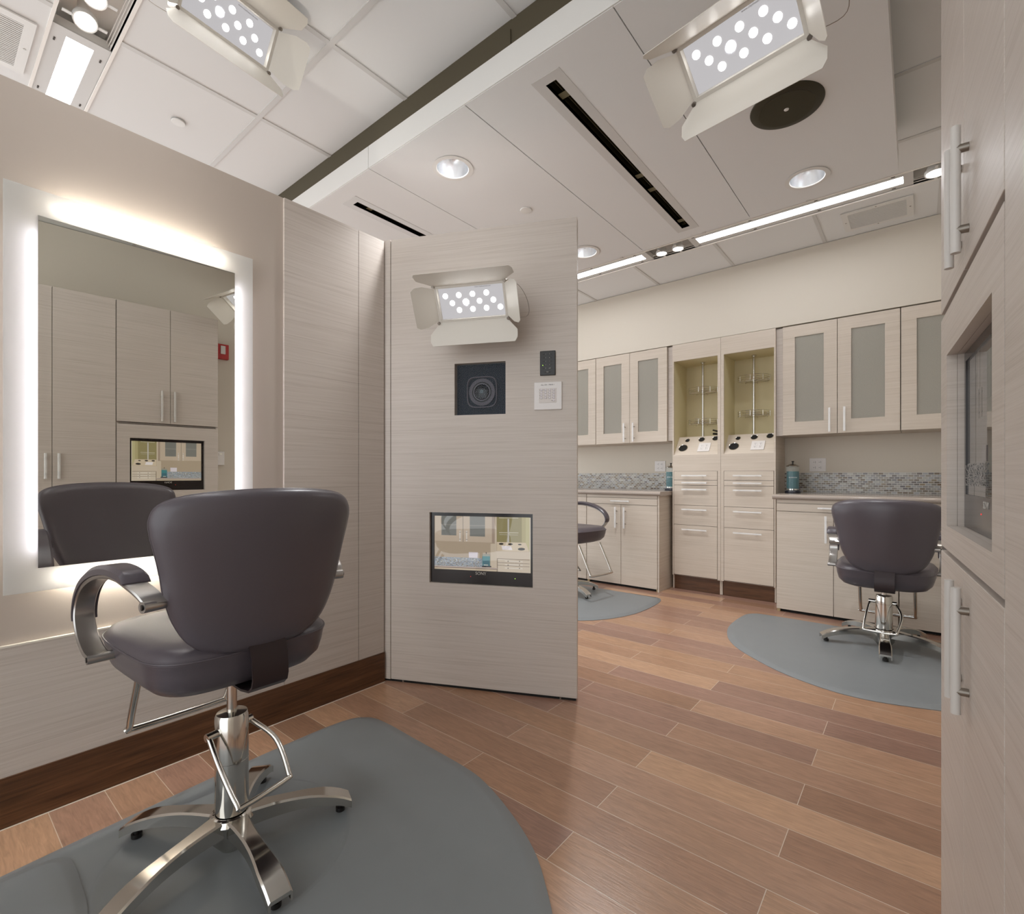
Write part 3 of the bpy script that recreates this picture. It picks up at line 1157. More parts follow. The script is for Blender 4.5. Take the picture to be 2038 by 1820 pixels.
def studio_lamp(M, label, doors, arm, energy, side='r'):
    """M: origin at centre of the lens, x right, -y the throw direction, z up"""
    t = thing('barn_door_lamp', label, 'lamp', M, 'white LED lamps with barn doors')
    W, Hh = 0.345, 0.165
    b = B(M)
    U, V, S = holes([-W / 2, W / 2], [-Hh / 2, Hh / 2], [(-W / 2 + 0.011, W / 2 - 0.011, -Hh / 2 + 0.011, Hh / 2 - 0.011)])
    b.slab(U, V, S, 0.035, lambda u, v, w: (u, w - 0.012, v))
    obj('front_frame', b, LAMPBODY, t)
    b = B(M)
    b.box(-W / 2 + 0.004, W / 2 - 0.004, 0.023, 0.095, -Hh / 2 + 0.004, Hh / 2 - 0.004, bev=0.006)
    for k in range(8):
        xx = -W / 2 + 0.04 + k * 0.038
        b.box(xx, xx + 0.004, 0.095, 0.112, -Hh / 2 + 0.015, Hh / 2 - 0.015)
    obj('housing', b, LAMPBODY, t)
    b = B(M)
    b.box(-W / 2 + 0.011, W / 2 - 0.011, 0.014, 0.016, -Hh / 2 + 0.011, Hh / 2 - 0.011)
    obj('lens', b, LENSM, t)
    b = B(M)
    b.rings([[(x * 0.150, y, z * 0.058) for x, z in [(a, c) for a, c in sq(1.0, 40, 5)]] for y in (0.0135, 0.0125)], caps=False)
    for c_ in range(4):
        for r in range(3):
            xx = -0.118 + c_ * 0.068 + (r - 1) * 0.030 * (1) + 0.018
            zz = 0.034 - r * 0.034
            b2 = B(M)
            b2.rings([[(xx + q * math.cos(2 * PI * i / 20), y, zz + q * math.sin(2 * PI * i / 20)) for i in range(20)] for q, y in ((0.0125, 0.0135), (0.0125, 0.0125), (0.0005, 0.0122))], caps=False)
            obj('led', b2, LEDM, t)
    b.bm.free()
    text('lettering', 'www.citytheatrical.com', 0.0082, M @ Matrix.Translation((0.06, 0.0132, 0.064)) @ Matrix.Rotation(PI / 2, 4, 'X'), mat('faint_ink', '#6d655e', 0.6), t, 0.0001)
    # barn doors
    D = {'top': (Matrix.Translation((0, -0.013, Hh / 2)), W - 0.01, W + 0.12, 0.120),
         'bottom': (Matrix.Translation((0, -0.013, -Hh / 2)) @ Matrix.Rotation(PI, 4, 'Y'), W - 0.01, W + 0.09, 0.112),
         'left': (Matrix.Translation((-W / 2, -0.013, 0)) @ Matrix.Rotation(-PI / 2, 4, 'Y'), Hh - 0.02, Hh + 0.02, 0.125),
         'right': (Matrix.Translation((W / 2, -0.013, 0)) @ Matrix.Rotation(PI / 2, 4, 'Y'), Hh - 0.02, Hh + 0.02, 0.125)}
    for k, a in doors.items():
        Mx, w0, w1, ln = D[k]
        obj('barn_door', hinge_plate(M @ Mx, w0, w1, ln, rad(a), 0.0), LAMPBODY, t)
    for sx in (-1, 1):
        for sz in (-1, 1):
            b = B(M)
            b.cyl((sx * (W / 2 + 0.001), -0.012, sz * (Hh / 2 + 0.001)), (sx * (W / 2 + 0.001), -0.022, sz * (Hh / 2 + 0.001)), 0.007, n=12)
            b.cyl((sx * (W / 2 + 0.001), -0.022, sz * (Hh / 2 + 0.001)), (sx * (W / 2 + 0.001), -0.024, sz * (Hh / 2 + 0.001)), 0.004, n=10)
            obj('hinge_screw', b, STEEL, t, smooth=True)
    b = B(M)
    for a in arm:
        b.tube([M.inverted() @ Vector(p) for p in a], 0.010, smooth=False)
    obj('mounting_arm', b, LAMPBODY, t, smooth=True)
    # safety wire
    sg = 1 if side == 'r' else -1
    b = B(M)
    b.tube([(sg * (W / 2 - 0.01), 0.03, Hh / 2), (sg * (W / 2 + 0.05), 0.05, 0.05), (sg * (W / 2 + 0.085), 0.06, -0.03), (sg * (W / 2 + 0.065), 0.08, -0.10), (sg * 0.10, 0.10, -0.09)], 0.0011, n=6)
    obj('safety_wire', b, STEEL, t)
    li = bpy.data.lights.new('lamp_beam', 'SPOT')
    li.energy = energy
    li.color = (0.88, 0.92, 1.0)
    li.spot_size = rad(88)
    li.spot_blend = 0.6
    li.shadow_soft_size = 0.004
    lo = bpy.data.objects.new('lamp_beam', li)
    C.objects.link(lo)
    lo.parent = t
    lo.matrix_basis = Matrix.Translation((-0.032, 0.000, 0)) @ Matrix.Rotation(PI / 2, 4, 'X')
    return t


def aim(pos, yaw, tilt, roll=0):
    return Matrix.Translation(pos) @ Matrix.Rotation(rad(yaw), 4, 'Z') @ Matrix.Rotation(rad(tilt), 4, 'X') @ Matrix.Rotation(rad(roll), 4, 'Y')


# lamp on the laminate panel
ML = MP @ Matrix.Translation((0.555, -0.185, 1.918)) @ Matrix.Rotation(rad(28), 4, 'X')
pw = [MP @ Vector(p) for p in ((0.555, -0.09, 1.95), (0.555, -0.05, 1.96), (0.555, -0.001, 1.96))]
studio_lamp(ML, 'lamp with four barn doors fixed to the tall laminate panel above the camera window',
            {'top': 35, 'bottom': 62, 'left': 38, 'right': 38}, [pw], K_STUDIO)
# lamp above the mirror partition, facing into the booth
ctrL = Vector((0.790, 2.060, 2.870))
studio_lamp(aim(ctrL, 6.8, 30), 'lamp with barn doors hung from the ceiling above the lit mirror',
            {'top': 40, 'bottom': 35, 'left': 40, 'right': 52}, [[ctrL + Vector((0, 0.07, 0.03)), ctrL + Vector((0, 0.09, ZC - ctrL.z - 0.001))]], K_STUDIO, 'l')
# lamp under the dropped panel near the round speaker
ctrR = Vector((1.596, 0.416, 2.412))
studio_lamp(aim(ctrR, -98, 50), 'lamp with barn doors hung under the dropped panel beside the round speaker',
            {'top': 25, 'bottom': 38, 'left': 38, 'right': 30}, [[ctrR + Vector((0.06, 0, 0.05)), ctrR + Vector((0.12, 0, ZD - ctrR.z - 0.0005))]], K_STUDIO)


# ============================================================ HANDLES
def bar_handle(M, p, q, parent, out=0.034, r=0.0085, posts=0.2, m=None, sq_=True, pr=0.006):
    """acrylic bar between p and q (x,z in frame M, face at y=0) on two metal posts"""
    m = m or ACRYL
    P, Q = Vector((p[0], 0, p[1])), Vector((q[0], 0, q[1]))
    d = (Q - P)
    L_ = d.length
    d.normalize()
    b_ = B(M)
    if sq_:
        e = Vector((d.z, 0, d.x)) * r
        b_.box(min(P.x, Q.x) - abs(e.x), max(P.x, Q.x) + abs(e.x), -out - r * 2, -out, min(P.z, Q.z) - abs(e.z), max(P.z, Q.z) + abs(e.z), bev=0.001)
    else:
        b_.cyl((P.x, -out, P.z), (Q.x, -out, Q.z), r, n=24)
    obj('handle', b_, m, parent, smooth=not sq_, label='acrylic bar handle')
    for f in (posts, 1 - posts):
        c = P + d * L_ * f
        b_ = B(M)
        b_.cyl((c.x, -0.0002, c.z), (c.x, -out, c.z), pr, n=16)
        obj('handle_post', b_, STEEL, parent, smooth=True, label='metal handle post')


# back-wall frame: x runs to the right in the picture (-Y), room side is -y (towards -X)
def MB(xf):
    return Matrix.Translation((xf, 0, 0)) @ Matrix.Rotation(-PI / 2, 4, 'Z')


# in this frame local x = -Y, local y = X - xf
# ============================================================ TALL STATION CABINETS
def outlet4(M, cx, cz, w_, h_, label, rot=False):
    t = thing('power_outlet', label, 'power outlet', M @ Matrix.Translation((cx, 0, cz)), 'white four-socket outlets')
    b_ = B(M)
    b_.box(cx - w_ / 2, cx + w_ / 2, -0.006, -0.0003, cz - h_ / 2, cz + h_ / 2, bev=0.002)
    obj('cover_plate', b_, WHITEP, t)
    b2 = B(M)
    for i in (-1, 1):
        c = (cx + (0 if rot else i * w_ * 0.2), cz + (i * h_ * 0.2 if rot else 0))
        b_ = B(M)
        a, bb = (w_ * 0.30, h_ * 0.15) if rot else (w_ * 0.15, h_ * 0.30)
        b_.box(c[0] - a, c[0] + a, -0.008, -0.006, c[1] - bb, c[1] + bb, bev=0.0008)
        obj('socket', b_, WHITEP, t)
        for j in (-1, 1):
            cc = (c[0] + (j * a * 0.55 if rot else 0), c[1] + (0 if rot else j * bb * 0.55))
            for dx, dz in ((-0.005, 0.004), (0.005, 0.004)):
                if rot:
                    dx, dz = dz, dx
                b2.box(cc[0] + dx - 0.0018, cc[0] + dx + 0.0018, -0.0083, -0.008, cc[1] + dz - 0.0026, cc[1] + dz + 0.0026)
            o_ = (-0.008, 0) if rot else (0, -0.008)
            b2.cyl((cc[0] + o_[0], -0.0083, cc[1] + o_[1]), (cc[0] + o_[0], -0.008, cc[1] + o_[1]), 0.0027, n=10)
    obj('slots', b2, VOID, t)


M47 = MB(XF)


def tall_unit(y1, y0, label, side):
    """y1 left edge, y0 right edge in world Y"""
    xL, xR = -y1, -y0
    t = thing('tall_station_cabinet', label, 'cabinet', T(XF, (y0 + y1) / 2, 0, -90), 'pair of tall station cabinets')
    aL, aR = xL + 0.012, xR - 0.026     # alcove opening
    if side == 'r':
        aL, aR = xL + 0.026, xR - 0.012
    D = XB - XF - 0.005
    b = B(M47)
    U, V, S = holes([xL, xR], [1.141, 2.358], [(aL, aR, 1.292, 2.198)])
    b.slab(U, V, S, 0.018, lambda u, v, w: (u, w, v))
    U, V, S = holes([xL, xR], [0.135, 1.141], [(aL, aR, 0.13, 1.138)])
    b.slab(U, V, S, 0.018, lambda u, v, w: (u, w, v))
    for xa in (xL, xR - 0.010):
        b.box(xa, xa + 0.010, 0.018, D, 0.004, 2.358)
    b.box(xL + 0.010, xR - 0.010, 0.018, D, 2.340, 2.358)
    b.box(xL + 0.010, xR - 0.010, 0.020, D, 0.135, 0.15)
    obj('body', b, WOOD, t)
    # cream alcove lining
    b = B(M47)
    li_ = 0.008
    b.box(aL - 0.001, aL + li_ - 0.008, 0.0185, 0.355, 1.30, 2.21)
    b.box(aR, aR + 0.001, 0.0185, 0.355, 1.30, 2.21)
    b.box(aL, aR, 0.0185, 0.355, 2.198, 2.206)
    b.box(aL - 0.001, aR + 0.001, 0.345, 0.355, 1.30, 2.21)
    b.box(aL, aR, 0.152, 0.345, 1.440, 1.462)
    obj('alcove_lining', b, CREAM_IN, t)
    # slanted tool shelf
    slope = math.atan2(1.474 - 1.292, 0.150)
    Ms = M47 @ Matrix.Translation((0, 0.002, 1.292)) @ Matrix.Rotation(-(PI / 2 - slope), 4, 'X')
    L_ = math.hypot(0.150, 0.182)
    b = B(Ms)
    b.box(aL, aR, 0.0, 0.010, 0.0, L_)
    sh = obj('tool_shelf', b, WOOD, t)
    wdt = aR - aL
    for fx, fz, r in ((0.22, 0.80, 0.019), (0.55, 0.82, 0.026), (0.86, 0.85, 0.026), (0.17, 0.38, 0.040)):
        b = B(Ms)
        cx_, cz_ = aL + wdt * fx, L_ * fz
        b.rings([[(cx_ + q * math.cos(2 * PI * i / 28), y, cz_ + q * math.sin(2 * PI * i / 28)) for i in range(28)] for q, y in
                 ((r, -0.001), (r + 0.004, -0.0025), (r + 0.004, -0.0005))], caps=False)
        hl = obj('tool_holder', b, CHROME, sh, smooth=True)
        b = B(Ms)
        b.rings([[(cx_ + q * math.cos(2 * PI * i / 28), -0.0008, cz_ + q * math.sin(2 * PI * i / 28)) for i in range(28)] for q in (r, 0.0005)], caps=False)
        obj('holder_hole', b, VOID, sh)
    outlet4(Ms, aL + wdt * 0.66, L_ * 0.38, 0.110, 0.105,
            'white four-socket outlet on the slanted shelf of the %s tall cabinet' % ('left' if side == 'l' else 'right'))
    # pole with wire baskets
    px, py = (aL + aR) / 2 + (0.008 if side == 'l' else 0.0), 0.20
    for k in range(1):
        pl = thing('rack_pole', 'chrome pole with two round wire baskets in the %s alcove' % ('left' if side == 'l' else 'right'),
                   'wire rack', M47 @ Matrix.Translation((px, py, 1.463)), 'chrome pole racks in the alcoves')
        b = B(M47)
        b.cyl((px, py, 1.462), (px, py, 2.197), 0.011, n=20)
        obj('pole', b, CHROME, pl, smooth=True)
        b = B(M47)
        b.cyl((px, py, 2.186), (px, py, 2.197), 0.021, n=20)
        b.cyl((px, py, 1.462), (px, py, 1.470), 0.021, n=20)
        obj('pole_flange', b, CHROME, pl, smooth=True)
        for zb in ((1.60, 1.905) if side == 'l' else (1.645, 1.965)):
            bk = B(M47)
            R_ = 0.135
            for dz in (0, 0.018, 0.036):
                bk.tube([(px + R_ * math.cos(2 * PI * i / 24), py + R_ * 0.95 * math.sin(2 * PI * i / 24), zb + dz) for i in range(24)], 0.0021, n=6, closed=True, smooth=False)
            for i in range(8):
                a = 2 * PI * i / 8
                bk.cyl((px + R_ * math.cos(a), py + R_ * .95 * math.sin(a), zb - 0.012), (px + R_ * math.cos(a), py + R_ * .95 * math.sin(a), zb + 0.036), 0.002, n=6)
                bk.cyl((px, py, zb), (px + R_ * math.cos(a), py + R_ * .95 * math.sin(a), zb), 0.0017, n=6)
            bk.cyl((px, py, zb - 0.006), (px, py, zb + 0.04), 0.016, n=16)
            obj('wire_basket', bk, CHROME, pl, smooth=True)
    # drawers
    zs = [(1.053, 1.136), (1.005, 1.050), (0.815, 1.002), (0.626, 0.812), (0.145, 0.623)]
    b = B(M47)
    b.box(aL, aR, 0.012, 0.0175, 0.14, 1.138)
    obj('drawer_gap_backing', b, VOID, t)
    for i, (z0, z1) in enumerate(zs):
        b = B(M47)
        b.box(aL + 0.003, aR - 0.003, -0.003, 0.010, z0, z1, bev=0.0012)
        d = obj('drawer', b, WOOD, t)
        hz = (z0 + z1) / 2 if z1 - z0 < 0.1 else z1 - 0.038
        hc = (aL + aR) / 2 + 0.0
        bar_handle(M47 @ Matrix.Translation((0, -0.003, 0)), (hc - 0.117, hz), (hc + 0.117, hz), d, out=0.026, r=0.0065, pr=0.005)
    b = B(M47)
    b.box(xL + 0.011, xR - 0.011, 0.028, 0.045, 0.0, 0.134)
    obj('toe_kick', b, DARKW, t)
    return t


tall_unit(1.838, 1.3905, 'left tall cabinet with open cream alcove over five drawers, beside the left counter', 'l')
tall_unit(1.3885, 0.938, 'right tall cabinet with open cream alcove over five drawers, beside the right counter', 'r')

# hair tool lying in the left alcove
t = thing('hair_iron', 'black hair styling iron lying in the left alcove behind the slanted shelf', 'hair iron', T(4.88, 1.50, 1.463))
MI = T(4.885, 1.455, 1.478, 62)
b = B(MI)
b.cyl((-0.075, 0, 0.003), (0.075, 0, 0.020), 0.013, 0.010, n=16)
obj('lower_arm', b, BLACK, t, smooth=True)
b = B(MI)
b.cyl((-0.075, 0.002, 0.014), (0.075, 0.004, 0.055), 0.012, 0.008, n=16)
obj('upper_arm', b, BLACK, t, smooth=True)


# ============================================================ WALL CABINETS
def frosted_door(M, x0, x1, z0, z1, parent, hside):
    b_ = B(M)
    g = 0.002
    wx = 0.092
    hx0, hx1, hz0, hz1 = x0 + wx, x1 - wx, z0 + 0.110, z1 - 0.097
    U, V, S = holes([x0 + g, x1 - g], [z0 + g, z1 - g], [(hx0, hx1, hz0, hz1)])
    b_.slab(U, V, S, 0.018, lambda u, v, w: (u, w - 0.018, v))
    d = obj('door', b_, WOOD, parent)
    b_ = B(M)
    b_.box(hx0 - 0.004, hx1 + 0.004, -0.010, -0.006, hz0 - 0.004, hz1 + 0.004)
    obj('frosted_glass', b_, PANE, d)
    if hside:
        hx = x1 - 0.050 if hside == 'r' else x0 + 0.050
        bar_handle(M @ Matrix.Translation((0, -0.018, 0)), (hx, z0 + 0.012), (hx, z0 + 0.205), d, out=0.026, r=0.0075, pr=0.005)
    return d


def wall_cabinet(ys_, z0, z1, label, hs):
    yl, yr = ys_[0], ys_[-1]
    Mf = MB(XF + 0.018)
    t = thing('wall_cabinet', label, 'cabinet', T(XF + 0.02, (yl + yr) / 2, z0), 'wall cabinets with frosted glass doors')
    D = XB - XF - 0.025
    b = B(Mf)
    b.box(-yl, -yr, D - 0.008, D, z0, z1)
    b.box(-yl, -yr, 0.001, D - 0.008, z0, z0 + 0.016)
    b.box(-yl, -yr, 0.001, D - 0.008, z1 - 0.016, z1)
    for yy in (-yl, -yr - 0.016):
        b.box(yy, yy + 0.016, 0.001, D - 0.008, z0 + 0.016, z1 - 0.016)
    obj('body', b, WOOD, t)
    for zz in (z0 + (z1 - z0) * 0.36, z0 + (z1 - z0) * 0.66):
        b = B(Mf)
        b.box(-yl + 0.017, -yr - 0.017, 0.001, D - 0.01, zz, zz + 0.018)
        obj('shelf', b, mat('shelf_pale', '#d9cfb8', 0.5), t)
    for (a, c), h in zip(zip(ys_[:-1], ys_[1:]), hs):
        frosted_door(Mf, -a, -c, z0 - 0.001, z1, t, h)


wall_cabinet([0.885, 0.495, 0.099], 1.436, 2.352, 'frosted-door wall cabinet next to the right tall cabinet, over the teal jar', ['r', 'l'])
wall_cabinet([0.096, -0.296, -0.69], 1.436, 2.352, 'frosted-door wall cabinet partly cut off by the near cabinet edge at right', ['r', 'l'])
wall_cabinet([2.682, 2.289, 1.893], 1.430, 2.356, 'frosted-door wall cabinet left of the tall cabinets', ['r', 'l'])
wall_cabinet([3.470, 3.078, 2.685], 1.430, 2.356, 'frosted-door wall cabinet mostly hidden behind the tall laminate panel', ['r', 'l'])
for n, (ya, yb) in ((9, (0.888, 0.9365)), (10, (1.8395, 1.890))):
    b = B()
    b.box(XF + 0.024, XB - 0.002, ya, yb, 1.436, 2.352)
    struct('trim_%d' % n, b, WOODP)

# ============================================================ BASE CABINETS, COUNTERS, MOSAIC
XC = 4.455
MBC = MB(XC + 0.018)


def base_cabinet(ys_, label, side_panel=None):
    yl, yr = ys_[0], ys_[-1]
    t = thing('base_cabinet', label, 'cabinet', T(XC, (yl + yr) / 2, 0), 'base cabinets under the counters')
    D = XB - XC - 0.03
    b = B(MBC)
    b.box(-yl, -yr - (0.015 if side_panel else 0), 0.001, D, 0.03, 0.903)
    obj('body', b, WOOD, t)
    if side_panel == 'r':
        b = B(MBC)
        b.box(-yr - 0.0145, -yr, -0.014, D, 0.0, 0.903)
        obj('side_panel', b, WOOD, t)
    b = B(MBC)
    b.box(-yl + 0.003, -yr - 0.003, 0.012, 0.03, 0.0, 0.03)
    obj('plinth', b, VOID, t)
    for xx in (-yl + 0.004,) + ((-yr - 0.03,) if side_panel else ()):
        b = B(MBC)
        b.box(xx, xx + 0.022, -0.006, 0.01, 0.0, 0.028)
        obj('levelling_foot', b, mat('raw_edge_wood', '#b39f78', 0.6), t)
    g = 0.002
    ex = 0.016 if side_panel else 0
    b = B(MBC)
    b.box(-yl + g, -yr - g - ex, -0.018, 0.0, 0.877, 0.903)
    obj('rail', b, WOOD, t)
    b = B(MBC)
    b.box(-yl + g, -yr - g - ex, -0.018, 0.0, 0.812, 0.872, bev=0.001)
    d = obj('drawer', b, WOOD, t)
    hc = -(yl + yr) / 2
    bar_handle(MBC @ Matrix.Translation((0, -0.018, 0)), (hc - 0.10, 0.845), (hc + 0.10, 0.845), d, out=0.024, r=0.006, pr=0.005)
    for i, (a, c) in enumerate(zip(ys_[:-1], ys_[1:])):
        last = i == len(ys_) - 2
        b = B(MBC)
        x0, x1 = -a + g, -c - g - (ex if last else 0)
        b.box(x0, x1, -0.018, 0.0, 0.024, 0.808, bev=0.001)
        d = obj('door', b, WOOD, t)
        hx = x1 - 0.045 if i == 0 else x0 + 0.045
        bar_handle(MBC @ Matrix.Translation((0, -0.018, 0)), (hx, 0.58), (hx, 0.785), d, out=0.026, r=0.0075, pr=0.005)


base_cabinet([0.884, 0.493, 0.103], 'laminate base cabinet behind the right-hand styling chair')
base_cabinet([0.100, -0.290, -0.68], 'laminate base cabinet cut off by the near cabinet edge at right')
base_cabinet([2.651, 2.262, 1.872], 'laminate base cabinet with exposed side panel, left of the tall cabinets', 'r')
base_cabinet([3.430, 3.040, 2.654], 'laminate base cabinet mostly hidden behind the tall laminate panel')


def counter(ya, yb, label):
    b = B()
    z0, z1 = 0.9045, 0.944
    rr = (z1 - z0) / 2
    sec = [(XB - 0.002, z0), (XB - 0.002, z1)]
    for i in range(9):
        a = PI / 2 + PI * i / 8
        sec.append((4.428 + rr + rr * math.cos(a), (z0 + z1) / 2 + rr * math.sin(a)))
    b.rings([[(x, y, z) for x, z in sec] for y in (ya, yb)])
    obj('countertop', b, COUNTER, smooth=True, label=label, cat='countertop', origin=(4.7, (ya + yb) / 2, z0))


counter(0.9095, -0.70, 'speckled taupe countertop right of the tall cabinets, with rounded front edge')
# the part in front of the tall unit's side stays clear of its body
counter(3.46, 1.852, 'speckled taupe countertop left of the tall cabinets, with rounded front edge')
for ya, yb, lab in ((-0.70, 0.936, 'mosaic backsplash of small glass tiles behind the right counter'),
                    (1.840, 3.46, 'mosaic backsplash of small glass tiles behind the left counter')):
    b = B()
    b.box(XB - 0.009, XB - 0.0005, ya, yb, 0.9445, 1.121)
    obj('mosaic_backsplash', b, MOSAIC, label=lab, cat='backsplash', origin=(5.07, 0, 0))
MW = MB(XB)
outlet4(MW, -0.680, 1.190, 0.125, 0.118, 'white four-socket outlet above the mosaic beside the teal jar', True)
outlet4(MW, -2.120, 1.194, 0.118, 0.112, 'white four-socket outlet above the left counter mosaic', True)


def jar(x, y, label):
    z = 0.944
    t = thing('disinfectant_jar', label, 'jar', T(x, y, z), 'glass jars of teal disinfectant')
    M = T(x, y, z)
    b = B(M)
    b.lathe([(0.0005, 0), (0.060, 0.0), (0.062, 0.010), (0.055, 0.022), (0.050, 0.024), (0.0005, 0.024)], n=40, caps=False)
    obj('base', b, mat('jar_base_black', '#171b26', 0.3), t, smooth=True)
    b = B(M)
    b.lathe([(0.040, 0.026), (0.044, 0.027), (0.044, 0.040), (0.040, 0.041)], n=32)
    obj('basket_ring', b, CHROME, t, smooth=True)
    b = B(M)
    b.lathe([(0.0005, 0.042), (0.0465, 0.042), (0.0465, 0.188), (0.0005, 0.188)], n=40, caps=False)
    obj('liquid', b, LIQUID, t, smooth=True)
    b = B(M)
    b.lathe([(0.048, 0.024), (0.050, 0.03), (0.050, 0.222), (0.048, 0.228)], n=40, caps=False)
    obj('glass_body', b, JARGLASS, t, smooth=True)
    b = B(M)
    b.lathe([(0.049, 0.228), (0.052, 0.230), (0.051, 0.234), (0.030, 0.246), (0.010, 0.252), (0.0005, 0.253)], n=40, caps=False)
    obj('lid', b, CHROME, t, smooth=True)
    b = B(M)
    b.lathe([(0.006, 0.248), (0.005, 0.262), (0.010, 0.272), (0.011, 0.276), (0.0005, 0.277)], n=24, caps=False)
    obj('lid_knob', b, BLACK, t, smooth=True)
    b = B(M)
    b.cyl((0, 0, 0.04), (0, 0, 0.24), 0.0018, n=8)
    obj('lift_rod', b, CHROME, t)
    Mt = M @ Matrix.Rotation(rad(-78), 4, 'Z') @ Matrix.Translation((0.0, -0.0508, 0.135)) @ Matrix.Rotation(PI / 2, 4, 'X')
    text('lettering', 'BARBICIDE', 0.0125, Mt, WHITEP, t, 0.0001)
    return t


jar(4.800, 0.826, 'glass jar of teal disinfectant on the right counter beside the tall cabinet')
jar(4.860, 1.917, 'glass jar of teal disinfectant peeking out left of the tall cabinets')

# ============================================================ NEAR CABINET RUN AT RIGHT
MCf = MC      # room side -y, x towards camera, face at y=0
DEP = 0.55


def cab_door(M, x0, x1, z0, z1, parent, th=0.018, g=0.0015):
    b_ = B(M)
    b_.box(x0 + g, x1 - g, 0.0, th, z0 + g, z1 - g, bev=0.0012)
    return obj('door', b_, WOODP, parent)


t = thing('television_cabinet', 'laminate cabinet with recessed television between upper and lower doors, at the right edge', 'cabinet', MC @ Matrix.Translation((0.325, 0.02, 0)))
W2 = 0.651
tv = (0.095, 0.573, 0.985, 1.372)
b = B(MCf)
b.box(0.0, W2, 0.30, DEP, 0.0, 2.36)
b.box(0.0, 0.014, 0.0185, 0.30, 0.0, 2.36)
b.box(W2 - 0.014, W2, 0.0185, 0.30, 0.0, 2.36)
b.box(0.014, W2 - 0.014, 0.0185, 0.30, 2.34, 2.36)
b.box(0.014, W2 - 0.014, 0.0185, 0.30, 1.478, 1.484)
b.box(0.014, W2 - 0.014, 0.0185, 0.30, 0.922, 0.928)
obj('body', b, WOODP, t)
b = B(MCf)
U, V, S = holes([0.0015, W2 - 0.0015], [0.931, 1.472], [tv])
b.slab(U, V, S, 0.018, lambda u, v, w: (u, w, v))
# reveal lining of the opening
for a_, b__, c_, d_ in ((tv[0] - 0.008, tv[0], tv[2] - 0.008, tv[3] + 0.008), (tv[1], tv[1] + 0.008, tv[2] - 0.008, tv[3] + 0.008),
                        (tv[0], tv[1], tv[2] - 0.008, tv[2]), (tv[0], tv[1], tv[3], tv[3] + 0.008)):
    b.box(a_, b__, 0.0185, 0.060, c_, d_)
obj('television_surround', b, WOODP, t)
for x0, x1, hx in ((0.0, 0.3255, 0.298), (0.3255, W2, 0.380)):
    d = cab_door(MCf, x0, x1, 1.487, 2.36, t)
    bar_handle(MCf, (hx, 1.505), (hx, 1.735), d, out=0.018, r=0.0075, posts=0.18, m=FROST, sq_=False, pr=0.0075)
    d = cab_door(MCf, x0, x1, 0.02, 0.920, t)
    bar_handle(MCf, (hx, 0.665), (hx, 0.895), d, out=0.018, r=0.0075, posts=0.18, m=FROST, sq_=False, pr=0.0075)
b = B(MCf)
b.box(0.0, W2, 0.010, 0.018, 0.0, 0.02)
obj('plinth', b, VOID, t)
monitor(MCf, tv[0] + 0.001, tv[1] - 0.001, tv[2] + 0.001, tv[3] - 0.001, 0.032, 'television recessed in the near cabinet, seen edge-on at right and again in the mirror')
xs = W2 + 0.002
for k in range(1):
    w_ = 0.67
    t = thing('tall_closet_cabinet', 'tall two-door laminate closet next to the television cabinet, seen in the mirror', 'cabinet', MC @ Matrix.Translation((xs + w_ / 2, 0.02, 0)))
    b = B(MCf)
    b.box(xs, xs + w_, 0.0185, DEP, 0.0, 2.36)
    obj('body', b, WOODP, t)
    mid = xs + w_ / 2
    for x0, x1, hx in ((xs, mid, mid - 0.033), (mid, xs + w_, mid + 0.033)):
        d = cab_door(MCf, x0, x1, 0.02, 2.36, t)
        if k == 0 or k == 1:
            bar_handle(MCf, (hx, 1.075), (hx, 1.245), d, out=0.012 if k == 0 else 0.012, r=0.0075, posts=0.18, m=ACRYL, sq_=False, pr=0.006)

# alarm and switch on the right wall beyond the run
Mw = MC @ Matrix.Translation((0, 0.562, 0))
t = thing('fire_alarm', 'red fire alarm on the cream wall, seen reflected in the mirror', 'fire alarm', Mw @ Matrix.Translation((-0.18, 0, 2.16)))
b = B(Mw)
b.box(-0.235, -0.135, -0.045, -0.0005, 2.157, 2.292, bev=0.004)
obj('body', b, RED, t)
b = B(Mw)
b.box(-0.205, -0.165, -0.055, -0.0455, 2.20, 2.275, bev=0.003)
obj('strobe', b, WHITEP, t)
t = thing('thermostat', 'small white wall control below the fire alarm, seen reflected in the mirror', 'wall control', Mw @ Matrix.Translation((-0.17, 0, 1.21)))
b = B(Mw)
b.box(-0.205, -0.135, -0.022, -0.0005, 1.19, 1.315, bev=0.003)
obj('body', b, WHITEP, t)
b = B(Mw)
b.box(-0.185, -0.160, -0.026, -0.0225, 1.285, 1.300)
obj('display', b, mat('display_pale', '#f2efe8', 0.3), t)


# ============================================================ FLOOR MATS
def floor_mat_obj(pts, label, z=0.0, th=0.015, bev=0.045):
    P = spline([Vector((x, y, 0)) for x, y in pts], 5, True)
    cx_ = sum(p.x for p in P) / len(P)
    cy_ = sum(p.y for p in P) / len(P)
    b_ = B()
    n = len(P)
    nor = []
    for i in range(n):
        d = (P[(i + 1) % n] - P[(i - 1) % n])
        q = Vector((-d.y, d.x, 0)).normalized()
        if q.dot(Vector((cx_, cy_, 0)) - P[i]) < 0:
            q = -q
        nor.append(q)
    R = []
    for off, zz in ((0, z), (0.0, z + 0.003), (bev * 0.35, z + th * 0.55), (bev * 0.75, z + th * 0.92), (bev, z + th)):
        R.append([(P[i].x + nor[i].x * off, P[i].y + nor[i].y * off, zz) for i in range(n)])
    b_.rings(R, caps=True)
    return obj('floor_mat', b_, RUBBER, smooth=True, label=label, cat='floor mat', group='grey anti-fatigue mats', origin=(cx_, cy_, z))


